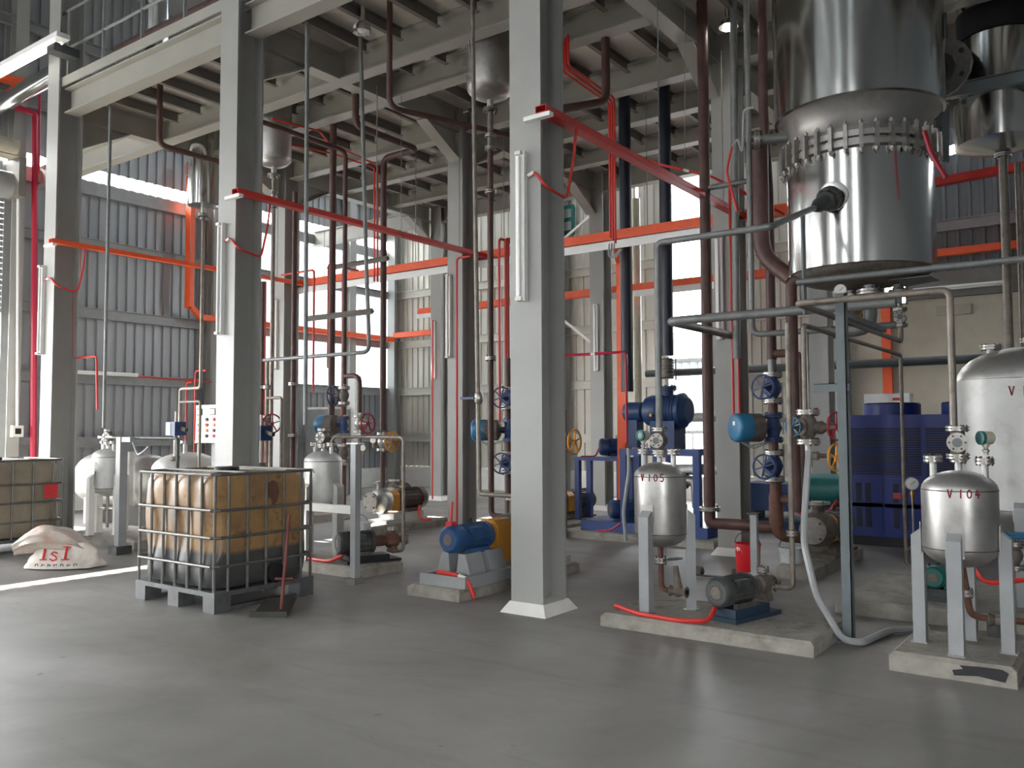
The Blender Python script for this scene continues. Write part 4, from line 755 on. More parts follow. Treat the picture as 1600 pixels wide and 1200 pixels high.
pipe('white conduit with a switch box left of the leftmost column', 'white', .022, [atx(28, 300, -15.95), atx(27, 665, -15.95)]); t = thing('switch_box', 'grey switch box on the wall by the roller door', 'box', tuple(atx(26, 672, -16.0)-V((0, 0, .12)))); part('case', MB().box(-.04, .06, -.09, .09, 0, .2), 'panelgrey', t); part('socket', MB().box(.06, .065, -.05, .05, .05, .15), 'black', t)
t = thing('wall_batten', 'long white batten on a girt of the left wall', 'lamp', tuple(atx(165, 584, -16.1))); part('housing', MB().box(-.04, .04, -.65, .65, -.03, .04), 'white', t); part('tube', MB().cyl((.06, -.6, 0), (.06, .6, 0), .014), 'white', t)
# ================================================================== VACUUM SKID behind the nearest column
YV = 10.7
def black_duct(lab, x_, y1, top): p = at(x_, 400, YV); return pipe(lab, 'ductblue', .085, [V((p.x, YV, 6.41)), move(p, Z3, py=y1)], n=16)
black_duct('black duct dropping from the ceiling left of the vacuum pump', 978, 612, 0); dk2 = black_duct('black duct dropping from the ceiling into the vacuum pump', 1041, 556, 0)
o = at(1041, 560, YV); t = thing('bellows', 'steel bellows joint above the vacuum pump', 'bellows', tuple(move(o, Z3, py=592))); b = MB(); zz = move(o, Z3, py=592).z; z1_ = o.z
pr = []
for i in range(15): pr.append((.105 if i % 2 else .085, (z1_-zz)*i/14))
part('bellows', MB().lathe(pr, (0, 0, 0), Z3, 22), 'flange', t); part('tie_rod', MB().cyl((-.14, 0, -.02), (-.14, 0, z1_-zz+.02), .008, None, 6), 'bolt', t); part('tie_rod', MB().cyl((.14, 0, -.02), (.14, 0, z1_-zz+.02), .008, None, 6), 'bolt', t)
pz = move(o, Z3, py=642).z; rc = V((at(1041, 642, YV).x, YV, pz)); zf = move(o, Z3, py=700).z
rt = thing('vacuum_pump', 'blue lobe vacuum pump on a blue frame', 'pump', (rc.x, YV, 0)); z_ = pz
part('rotor_casing', MB().lathe([(.19, -.08), (.24, -.06), (.24, .0), (.21, .02), (.21, .2), (.24, .22), (.24, .26), (.2, .29), (.16, .34)], (0, 0, z_), X3, 30), 'pumpblue', rt)
fb = MB()
for k in range(5): fb.torus((.05+.04*k, 0, z_), X3, .21, .012, 28, 6)
part('casing_ribs', fb, 'pumpblue', rt); part('gear_cover', MB().lathe([(.1, -.34), (.19, -.3), (.22, -.22), (.22, -.1), (.2, -.08)], (.02, 0, z_), X3, 28), 'pumpblue', rt); part('inlet_neck', MB().lathe([(.16, z_+.14), (.1, z_+.2), (.1, z_+.3)], (0, 0, 0), Z3, 22), 'pumpblue', rt); pflange(rt, (0, 0, z_+.31), Z3, .145, 8, .02, True, False, 'pumpblue')
part('drive_motor', MB().lathe([(.06, -.62), (.13, -.6), (.14, -.56), (.14, -.34), (.1, -.3)], (0, -.02, z_-.01), X3, 24), 'pumpblue', rt); part('oil_plug', MB().cyl((-.12, -.24, z_-.06), (-.12, -.2, z_-.06), .02), 'brass', rt); part('pump_feet', MB().box(-.16, .2, -.18, .18, zf-.01, z_-.14), 'pumpblue', rt); part('motor_foot', MB().box(-.55, -.4, -.1, .1, zf, z_-.1), 'pumpblue', rt)
fr = thing('pump_stand', 'blue steel stand under the vacuum pump', 'stand', (rc.x, YV, 0))
part('top_beam', MB().box(-.6, .58, -.25, -.15, zf-.1, zf-.01), 'frameblue', fr); part('top_beam', MB().box(-.6, .58, .15, .25, zf-.1, zf-.01), 'frameblue', fr)
for x_ in (-.55, -.05, .53):
    for y_ in (-.2, .2): part('leg', MB().box(x_-.045, x_+.045, y_-.045, y_+.045, .12, zf-.1), 'frameblue', fr)
part('base_tray', MB().box(-1.2, .7, -.3, .4, .1, .24), 'frameblue', fr); pad('wide low plinth under the vacuum skid', rc.x-1.45, rc.x+.85, YV-.45, YV+.75, .1)
p = at(1080, 735, YV-.1); pipe('pale suction pipe with elbow right of vessel V 105', 'silver_light', .075, [p+V((-.25, 0, 0)), p+V((.45, .05, .03))]); t = thing('pipe_elbow', 'cast grey elbow fitting right of vessel V 105', 'fitting', tuple(at(1082, 775, YV-.15))); part('elbow', MB().tube([V((-.12, 0, .2)), V((.05, 0, .2)), V((.07, 0, -.15))], .07, 12, .1), 'silver', t); pflange(t, (-.1, 0, .2), X3, .11, 6, .02, True, False)
# small motor table
tb = at(903, 714, 11.4); mt = thing('motor_table', 'small blue angle-iron table left of the vacuum skid', 'table', (tb.x, 11.4, 0)); zt = tb.z
part('top', MB().box(-.04, .78, -.05, .4, zt-.05, zt), 'frameblue', mt)
for x_, y_ in ((0, 0), (0, .35), (.74, 0), (.74, .35)): part('leg', MB().box(x_-.04, x_+.04, y_-.04, y_+.04, 0, zt-.05), 'frameblue', mt)
part('red_cable', MB().tube([V((.05, .02, zt+.012)), V((.3, .03, zt+.012)), V((.33, .1, zt+.15))], .012, 6, .05), 'wheelred', mt)
bm_ = thing('electric_motor', 'dark blue motor on the small blue table', 'motor', (tb.x+.36, 11.45, zt), -.9); motor(bm_, 0, .5, .13, .16, 'pumpblue', capm='pumpblue'); 
bm2 = thing('electric_motor', 'dark blue motor low on the vacuum skid', 'motor', (at(953, 800, 10.5).x, 10.5, .25), -.7); motor(bm2, 0, .46, .13, .15, 'pumpblue')
pad('concrete plinth under the dark middle pump', -7.7, -6.85, 10.4, 12.5, .12)
motor_pump('dark motor pump with yellow guard right of the nearest column', (-7.25, 12.1, .12), PI-.05, 'motordark', .17, .58, .27, 'castiron', 'guard', pumpR=.15, base_h=.08)
conduit('crimson cables sagging between the middle pump and the vacuum skid', [at(915, 810, 10.6), at(932, 830, 10.4), at(955, 828, 10.4), at(970, 818, 10.4)], .014, 'crimson')
t = gate_valve('far valve with yellow handwheel right of the nearest column', at(880, 690, 10.2), X3, .11, 'wheelyellow', 'castiron', pax=(0, 0, 1), wR=.17, nsp=5); pipe('dark riser through the yellow-wheeled far valve', 'castiron', .05, [move(at(880, 690, 10.2), Z3, py=640), V((at(880, 690, 10.2).x, 10.2, .0))])
q = at(998, 550, 15.2); pipe('pale vertical pipe against the back cladding', 'beige', .075, [V((at(996, 500, 14.9).x, 14.9, 6.05)), V((at(996, 500, 14.9).x, 14.9, 0))]); pipe('pale horizontal duct behind the vacuum pump', 'silver_light', .08, run((1060, 652, 13), ('x', 1110), ('Y', 16.9)))
t = thing('wall_fan', 'small green-framed vent on the back cladding', 'vent', tuple(at(883, 368, 16.85))); part('frame', MB().box(-.25, .25, -.04, .04, 0, .7), 'teal', t); part('louvre', MB().box(-.2, .2, -.06, -.04, .1, .3).box(-.2, .2, -.06, -.04, .4, .6), 'girt', t)
# ================================================================== BLUE PUMP SET left of the nearest column
pad('concrete plinth under the blue motor pump', -5.48, -4.86, 5.88, 7.9, .1)
bs = thing('blue_pump_set', 'blue motor with orange coupling guard driving a pump on a grey frame', 'pump', (-5.13, 6.02, .1), 0, 'motor driven pumps')
part('base_frame', MB().box(-.27, -.21, -.06, 1.7, 0, .1).box(.21, .27, -.06, 1.7, 0, .1).box(-.21, .21, -.06, -.04, 0, .1).box(-.21, .21, .16, .2, .05, .1).box(-.21, .21, .5, .56, .05, .1), 'framegrey', bs)
for s_ in (-1, 1):
    for y_ in (.1, .42): part('motor_pedestal', MB().prism([(s_*.2, 0, .1), (s_*.04, 0, .1), (s_*.06, 0, .28), (s_*.14, 0, .28)], (0, y_, 0), (0, .24, 0)), 'framegrey', bs)
motor(bs, .02, .6, .125, .41, 'motorblue', 24, foot=True); part('cable_box', MB().cbox((-.03, .1, .54), .07, .07, .06), 'inkred', bs)
part('coupling_guard', MB().prism([(-.13, 0, .14), (.13, 0, .14), (.13, 0, .47), (.08, 0, .54), (-.08, 0, .54), (-.13, 0, .47)], (0, .62, 0), (0, .24, 0)), 'guard', bs, 'orange coupling guard')
part('pump_casing', MB().lathe([(.08, .88), (.15, .92), (.17, 1.0), (.17, 1.2), (.14, 1.26), (.1, 1.4)], (0, 0, .4), (0, 1, 0), 26).box(-.16, .16, .98, 1.2, .1, .3), 'castiron', bs)
fb = MB()
for k in range(6): fb.torus((0, .96+.05*k, .4), (0, 1, 0), .172, .008, 26, 5)
part('casing_ribs', fb, 'castiron', bs); part('top_branch', MB().cyl((0, 1.08, .5), (.0, 1.08, .72), .06), 'castiron', bs); pflange(bs, (0, 1.08, .73), Z3, .1, 6, .02, True, False)
conduit('red cable from the blue motor to the floor', [V((-5.2, 5.98, .225)), V((-4.98, 5.98, .22)), V((-4.86, 6.0, .18)), V((-4.8, 6.02, .02))], .02, tapes=(1,))
conduit('crimson cable rising from the blue motor', [V((-5.16, 6.12, .66)), V((-5.16, 6.14, .85))], .012)
# ================================================================== HANGING VESSELS under the mezzanine
def hung(lab, x_, yb, Yh, R, wide=None, m='silver', flat=False):
    p = at(x_, yb, Yh); z0 = p.z; t = thing('hanging_vessel', lab, 'vessel', (p.x, Yh, z0), 0, 'vessels hung through the mezzanine')
    prof = (list(reversed(dish(R, R*.55, z0+R*.55, False))) if not flat else [(.05, z0), (R, z0+.03)])+[(R, 6.8)]
    part('shell', MB().lathe(prof, (p.x, Yh, 0), Z3, 36), m, t, None, True); part('outlet', MB().cyl((p.x, Yh, z0-.1), (p.x, Yh, z0+.02), .04), 'silver_light', t, None, True); pflange(t, (p.x, Yh, z0-.12), Z3, .09, 8, .016); 
    part('side_loop', MB().torus((p.x-R*.1, Yh-R-.02, z0+.55), (1, .2, 0), .09, .01, 16, 6, .75), 'hose', t, None, True); part('support_lug', MB().box(p.x-R-.1, p.x-R+.02, Yh-.04, Yh+.04, z0+.5, z0+.62), 'galv', t, None, True); return p
h3 = hung('silver vessel hanging through the ceiling just left of the nearest column', 766, 157, 7.97, .285); h2 = hung('smaller silver vessel hanging through the ceiling behind the near-tote column', 428, 262, 7.97, .25); h1_ = hung('flat-bottomed stainless drum hanging left of the near-tote column', 318, 325, 7.97, .24, None, 'stainless', True)
def hz(p, y): return move(p, Z3, py=y)
pipe('grey drop pipe with clamp valve under the nearest hanging vessel', 'steelpipe', .036, [hz(h3, 172), hz(h3, 236)], flanges=[(hz(h3, 212), Z3), (hz(h3, 232), Z3)])
pipe('long brown drop pipe left of the nearest column', 'brownpipe', .036, [hz(h3, 237), hz(h3, 806), hz(h3, 806)+V((.3, 0, 0))], flanges=[(hz(h3, 300), Z3), (hz(h3, 560), Z3)])
pipe('steel drop pipe under the middle hanging vessel', 'steelpipe', .03, [hz(h2, 276), hz(h2, 745)], flanges=[(hz(h2, 322), Z3), (hz(h2, 300), Z3)]); pipe('steel drop pipe from the flat-bottomed drum to the control panel', 'steelpipe', .028, [hz(h1_, 335), hz(h1_, 606), move(hz(h1_, 606), X3, px=282), move(move(hz(h1_, 606), X3, px=282), Z3, py=735)], flanges=[(hz(h1_, 342), Z3)])
# gate valves on the drop pipe by the nearest column
for lab, y_ in (('upper blue-wheeled valve half hidden by the nearest column', 622), ('lower blue-wheeled valve half hidden by the nearest column', 723)): gate_valve(lab, at(794, y_, 8.6), (.22, -1, 0), .12, 'wheelblue', 'valveblue', wR=.125)
actuated('blue domed actuator peeping out left of the nearest column', at(797, 672, 8.6), (-.88, -.47, 0), .12, .36, .13)
pipe('brown vertical header through the two half-hidden valves', 'brownpipe', .05, [at(794, 560, 8.6), V((at(794, 600, 8.6).x, 8.6, 0))])
# steel rods and feed pipes from the ceiling
feed = V((-7.37, 6.24, 0))
pipe('slim grey feed pipe from the ceiling to the middle small vessel', 'galv', .024, [V((-7.37, 6.24, 6.1)), V((-7.34, 6.24, 1.58))]); pipe('slim grey feed pipe from the ceiling to the left small vessel', 'galv', .024, [V((-11.45, 6.2, 6.06)), V((-11.45, 6.2, 1.56))])
a = fl(562, 62, 6.1); b_ = at(577, 550, 6.95); pipe('slim steel pipe dropping from the ceiling then elbowing left', 'galv', .024, [V((a.x, a.y, 6.41)), at(572, 400, 6.9), b_, move(b_, X3, px=412)], bend=.1)
a = fl(738, 0, 6.05); b_ = at(749, 772, 6.9); pipe('slim steel pipe dropping left of the nearest column with a ball valve', 'steelpipe', .024, [a, b_, move(b_, X3, px=812)]); t = thing('ball_valve', 'small ball valve with a blue lever on the slim steel pipe', 'valve', tuple(at(748, 622, 6.88))); part('body', MB().lathe([(.03, -.06), (.045, -.03), (.045, .03), (.03, .06)], (0, 0, 0), Z3, 12), 'flange', t); part('lever', MB().bar((-.02, -.05, 0), (-.2, -.05, 0), .012, .025), 'wheelblue', t)
for lab, x_, y0, y1 in (('thin ceiling wire left of the slim steel pipe', 627, 150, 372), ('thin hanging wire beside the black duct', 1070, 0, 255)): pipe(lab, 'galv', .004, [at(x_, y0, 8.3), at(x_, y1, 8.3)], name='hanger_wire', cat='wire', n=5)
# brown headers
a = fl(609, 0, 6.4); z_ = zat(168, a.x, a.y); q = fl(800, 212, z_); pipe('brown pipe dropping from the deck then sloping right under the ceiling', 'brownpipe', .033, [V((a.x, a.y, 6.4)), V((a.x, a.y, z_)), q, q+(q-V((a.x, a.y, z_)))*.25], clamps=[(V((a.x, a.y, z_)).lerp(q, .66), q-V((a.x, a.y, z_)))], bend=.14)
a = fl(556, 148, 6.05); z_ = zat(196, a.x, a.y); q = V((a.x, a.y, z_)); q1 = move(q, Y3_, px=652); q2 = move(q1, X3, px=600); pipe('thick brown pipe zigzagging under the ceiling then dropping to the yellow-wheeled valve', 'brownpipe', .047, [V((a.x, a.y, 6.05)), q, q1, q2, hz(q2, 672)], bend=.13)
PB = q2
a = fl(521, 195, 6.05); pipe('thick brown riser behind the blue-wheeled left stack', 'brownpipe', .05, [V((a.x, a.y, 6.05)), V((a.x, a.y, zat(768, a.x, a.y)))])
a = at(540, 236, 8.5); a0 = move(a, Y3_, px=402); pipe('brown pipe from above the near tote turning down into the left valve stack', 'brownpipe', .034, [a0, a, hz(a, 600)], bend=.12); SK = a
a = fl(250, 148, 6.2); z_ = zat(226, a.x, a.y); q = V((a.x, a.y, z_)); pipe('brown pipe dropping from the ceiling left of the near-tote column', 'brownpipe', .04, [V((a.x, a.y, 6.4)), q, move(q, Y3_, px=352)], bend=.12)
pipe('short dark brown pipe slanting under the ceiling right of the nearest column', 'brownpipe', .05, [fl(946, 60, 6.05), fl(946, 60, 6.05)-V((0, 0, .75)), fl(870, 172, 5.0)], bend=.14)
pipe('grey strut crossing the brown risers', 'purlin', .035, run((481, 498, 6.92), ('x', 582)), name='strut', cat='bracket', n=4); pipe('dark bracket on the brown risers under the orange tray', 'purlin', .04, run((513, 419, 9.0), ('x', 606)), name='strut', cat='bracket', n=4)
# left valve stack on x=540
def SL(y): return hz(SK, y)
gate_valve('upper left-stack valve with a dark blue wheel', SL(618), (-1, -.25, 0), .11, 'wheelblue', 'castiron', wR=.145, nsp=5); gate_valve('lower left-stack valve with a dark blue wheel', SL(708), (-1, -.25, 0), .11, 'wheelblue', 'castiron', wR=.13, nsp=5)
actuated('blue drum actuator with a white face in the left stack', SL(664), (-.97, -.25, 0), .1, .33, .145, 'valveblue', 'actblue', None, 1)
pipe('brown spool linking the left-stack valves', 'rustpipe', .036, [SL(636), SL(648)]); pipe('brown spool under the left-stack actuator', 'rustpipe', .036, [SL(680), SL(692)]); l0 = SL(727); pipe('brown pipe falling from the left stack to the far pump', 'rustpipe', .04, [l0, SL(790)])
c = SL(588); c1 = move(c, X3, px=562); pipe('brown branch arching right to the red-wheeled valve', 'brownpipe', .036, [c, c1, hz(c1, 645)], bend=.13); gate_valve('grey valve with a red handwheel beside the bright wall gap', hz(c1, 662), X3, .11, 'wheelred', 'silver', wR=.135, nsp=5, stem=.9); pipe('grey tail pipe below the red-wheeled valve', 'steelpipe', .035, [hz(c1, 680), hz(c1, 782)])
gate_valve('grey valve with a yellow handwheel on the thick brown drop', hz(PB, 690), X3, .12, 'wheelyellow', 'silver', wR=.145, nsp=5, stem=.95); pipe('brown tail pipe below the yellow-wheeled valve', 'brownpipe', .04, [hz(PB, 706), hz(PB, 762)])
t = thing('wall_gap_box', 'white box in place of a bright wall gap behind the left valve stack', 'post', tuple(fl(553, 772))); part('post', MB().box(-.12, .12, -.1, .1, 0, 2.75), 'white', t); part('cap', MB().box(-.13, .13, -.11, .11, 2.75, 2.78), 'white', t)  # white box stands in for daylight through a gap in the wall
for lab, x_, y_ in (('dial gauge beside the red-wheeled valve', 583, 688), ('dial gauge left of the brown tail pipe', 567, 700)): gauge(lab, at(x_, y_, 8.5), .045, CAMD)
# far pumps
pad('concrete plinth under the silver far pump', -9.55, -8.88, 8.74, 10.5, .12)
fp = motor_pump('silver far pump with dark brown motor and yellow guard', (-9.2, 10.2, .12), PI, 'motorbrown', .17, .62, .33, 'silver_light', 'guard', 'silver', pumpR=.19, base_h=.14)
pad('low concrete plinth far behind the near tote', -12.05, -10.9, 8.6, 10.4, .12); motor_pump('second far pump with yellow guard left of the brown drop', (-11.15, 11.9, 0), PI+.5, 'motorbrown', .15, .56, .38, 'castiron', 'guard', 'castiron', pumpR=.16)
b_ = bucket('small white pail beside the silver far pump', fl(566, 845), .12, .25, 'bucketwhite'); conduit('red cables at the silver far pump motor', [at(655, 790, 9.6), at(654, 806, 9.5), at(662, 812, 9.5), at(672, 812, 9.4)], .018)
# dark pump on plinth behind the near tote
pad('concrete plinth under the dark pump beside the near tote', -7.75, -6.45, 6.2, 6.85, .11)
motor_pump('dark grey motor pump with brown pump head beside the near tote', (-6.86, 6.28, .11), -.42, 'motordark', .12, .42, .21, 'black', None, 'rustpipe', pumpR=.085)
e = at(630, 858, 6.75); e0 = at(606, 859, 6.75); pipe('thin dark pipe from the dark pump rising and crossing left at valve height', 'steelpipe', .018, [e0, V((e.x, e0.y, e0.z)), V((e.x, e0.y, zat(683, e.x, e0.y))), move(V((e.x, e0.y, zat(683, e.x, e0.y))), X3, px=522), move(V((e.x, e0.y, zat(683, e.x, e0.y))), X3, px=516)-V((0, 0, .1))], bend=.06)
conduit('red cable lying on the plinth beside the near tote', [V((-7.7, 6.3, .135)), V((-7.2, 6.25, .13)), V((-6.95, 6.25, .13)), V((-6.8, 6.3, .2))], .02)
t = thing('pipe_support', 'white angle-iron support frame between the near tote and the dark pump', 'frame', (-6.3, 6.0, 0)); zf = zat(797, -6.3, 6.0)
part('post', MB().box(-.035, .035, -.035, .035, 0, zat(694, -6.3, 6.0)), 'framegrey', t); part('foot', MB().box(-.07, .07, -.07, .07, 0, .06), 'purlin', t); part('cross_bar', MB().box(-1.2, -.035, -.03, .03, zf-.04, zf+.04), 'white_paint', t); part('top_plate', MB().box(-.08, .08, -.05, .05, zat(694, -6.3, 6.0), zat(692, -6.3, 6.0)), 'white_paint', t)
# small vessels, left
v2_ = small_vessel('small silver vessel with black scribbles behind the near tote', -7.34, 6.5, .6, 1.29, .21, .11, None, 0, .95, 'silver_light', 'silver_light'); v1_ = small_vessel('small silver vessel with legs coloured white as if lit, between the two totes', -11.4, 6.25, .62, 1.28, .215, .12, None, 0, .95, 'white_paint', 'silver_light')  # left vessel: light on the legs painted in as white
for v_, x_, y_ in ((v2_, -7.34, 6.5), (v1_, -11.4, 6.25)):
    nozzle(v_, (x_-.13, y_, 1.23), Z3, .022, .12, .055); nozzle(v_, (x_+.13, y_, 1.23), Z3, .022, .12, .055); nozzle(v_, (x_, y_, 1.28), Z3, .022, .05, .05); b = MB()
    for k in range(3): A_ = -1.9+.25*k; z_ = .8+.12*k; b.tube([V((x_+math.cos(A_)*.213, y_+math.sin(A_)*.213, z_)), V((x_+math.cos(A_+.1)*.213, y_+math.sin(A_+.1)*.213, z_+.06)), V((x_+math.cos(A_+.2)*.213, y_+math.sin(A_+.2)*.213, z_+.01))], .004, 5)
    part('scribble', b, 'inkdark', v_, 'black marker scribble', True)
sight_glass('sight glass on the vessel behind the near tote', (-7.34, 6.5, 1.44), .085, (.2, -1, 0), .058); sight_glass('sight glass on the vessel between the two totes', (-11.4, 6.25, 1.44), .085, (.4, -1, 0), .058)
pad('concrete plinth under the vessel between the two totes', -12.1, -10.3, 6.0, 7.0, .12)
t = thing('drain_valve', 'small drain cross below the vessel between the two totes', 'valve', (-11.4, 6.25, .3)); part('drain_pipe', MB().cyl((-11.4, 6.25, .2), (-11.4, 6.25, .66), .02).cyl((-11.6, 6.25, .46), (-11.25, 6.25, .46), .018), 'flange', t, None, True); pflange(t, (-11.4, 6.25, .46), Z3, .05)
motor_pump('dark motor pump beside the post left of the near tote', (-10.75, 6.5, .12), -.3, 'motordark', .13, .4, .22, 'motorbrown', pumpR=.09)
t = thing('pipe_stand', 'grey square stand post with a top beam left of the near tote', 'stand', (-10.2, 5.76, 0)); zt = zat(683, -10.2, 5.76); part('post', MB().box(-.05, .05, -.05, .05, 0, zt), 'framegrey', t); part('foot', MB().box(-.1, .1, -.1, .1, 0, .1), 'motordark', t); part('top_beam', MB().box(-.05, .25, -.04, .04, zt-.06, zt), 'framegrey', t)
pipe('thin pipe along the top of the grey stand', 'motordark', .02, run((166, 684, 5.8), ('x', 278), ('z', 745))); pipe('pale upright standpipe behind the grey stand', 'silver_light', .06, [at(204, 790, 6.9), at(204, 706, 6.9)]); conduit('white hose looping over the grey stand', [at(207, 690, 6.2), at(215, 712, 6.2), at(225, 705, 6.2), at(232, 698, 6.2)], .012, 'hose', None)
# large receivers behind
t = thing('horizontal_tank', 'pale horizontal tank with rounded ends behind the left small vessel', 'tank', (-13.9, 7.6, 0)); prof = [(q[0], q[1]) for q in reversed(dish(.42, .2, -.3, False))]+[(q[0], q[1]) for q in dish(.42, .2, 1.3)]
part('shell', MB().lathe(prof, (0, 0, .72), X3, 36), 'silver', t); 
for x_ in (-.1, 1.1): part('saddle', MB().box(x_-.06, x_+.06, -.3, .3, 0, .42), 'framegrey', t)
for x_ in (-.1, .05): nozzle(t, (-13.9+x_, 7.6, 1.1), Z3, .05, .3, .11)
q = at(283, 715, 7.4); dm = vessel('broad pale receiver with a domed top behind the near tote', q.x, 7.5, .3, q.z+.08, .5, .5, 'silver_light', True, 'large silver tanks', None, 0, .1, .26, 0, 'framegrey', None, False); nozzle(dm, (q.x-.2, 7.5, q.z), Z3, .03, .18, .07); nozzle(dm, (q.x+.1, 7.4, q.z+.02), Z3, .03, .2, .07); nozzle(dm, (q.x+.3, 7.5, q.z), Z3, .03, .22, .07)
# control panel and instruments left of the near-tote column
q = at(326, 660, 7.0); cp = thing('control_panel', 'cream control panel with meters and push buttons on a post', 'control panel', (q.x, 7.0, 0)); zc = q.z
part('cabinet', MB().box(-.3, .3, 0, .2, zc-.28, zc+.24), 'panelgrey', cp); part('post', MB().box(-.04, .04, .08, .14, 0, zc-.28), 'framegrey', cp)
for k, x_ in enumerate((-.21, .1)): mtr = part('meter', MB().box(x_-.06, x_+.06, -.012, 0, zc+.1, zc+.19), 'black', cp); part('meter_face', MB().box(x_-.05, x_+.05, -.015, -.012, zc+.11, zc+.18), 'white', mtr)
for r_ in range(4):
    for c_ in range(3): part('push_button', MB().cyl((-.2+.17*c_, -.02, zc+.04-.075*r_), (-.2+.17*c_, 0, zc+.04-.075*r_), .022), ('wheelyellow', 'black', 'inkred')[(r_+c_) % 3], cp)
for lab, x_, y_, Y_ in (('blue valve positioner box on the pipe left of the control panel', 275, 672, 7.2), ('blue valve positioner box right of the near-tote column', 408, 679, 7.4)):
    q = at(x_, y_, Y_); t = thing('positioner_box', lab, 'instrument', (q.x, q.y, q.z-.08), 0, 'positioner boxes'); part('case', MB().box(-.11, .11, -.09, .09, 0, .2), 'pumpblue', t); part('face', MB().box(-.112, -.0, -.095, -.09, .01, .19), 'white', t); part('bracket', MB().bar((.1, 0, .12), (.26, 0, .08), .05, .05), 'bolt', t)
    part('spindle', MB().cyl((0, 0, -.3), (0, 0, 0), .03).cyl((0, 0, .2), (0, 0, .35), .02), 'flange', t); part('body', MB().lathe([(.06, -.45), (.08, -.38), (.06, -.3)], (0, 0, 0), Z3, 16), 'castiron', t)
for k, (x_, y0, y1, m_2, r_, lab) in enumerate(((411, 440, 745, 'brownpipe', .03, 'brown riser right of the near-tote column'), (418, 560, 745, 'steelpipe', .028, 'steel riser between the brown riser and the steel loop'), (404, 565, 745, 'steelpipe', .02, 'thin steel riser touching the near-tote column edge'), (461, 300, 740, 'brownpipe', .034, 'brown riser in front of the far left column'))): a = at(x_, y0, 7.7); pipe(lab, m_2, r_, [a, V((a.x, a.y, 0))], flanges=[(hz(a, y1-60), Z3), (hz(a, y1-140), Z3)])
q = at(418, 662, 7.7); gate_valve('valve with a dark red wheel right of the near-tote column', q, (.95, -.3, 0), .1, 'wheelred', 'castiron', wR=.13, nsp=5)
a = at(419, 622, 7.6); pipe('steel loop right of the near-tote column', 'steelpipe', .022, run((418, 622, 7.6), ('x', 440), ('Z', 0)))
t = thing('wall_cabinet', 'grey cabinet by the far left column', 'cabinet', tuple(fl(512, 772))); part('case', MB().box(-.55, .5, -.2, .2, 0, 2.0), 'girt', t); part('lid', MB().box(-.57, .52, -.22, .22, 2.0, 2.05), 'white_paint', t)
for lab, x_, y_ in (('thin pipe loop beside the control panel', 300, 620), ): pipe(lab, 'steelpipe', .016, run((310, 810, 6.7), ('z', 627), ('x', 282)))
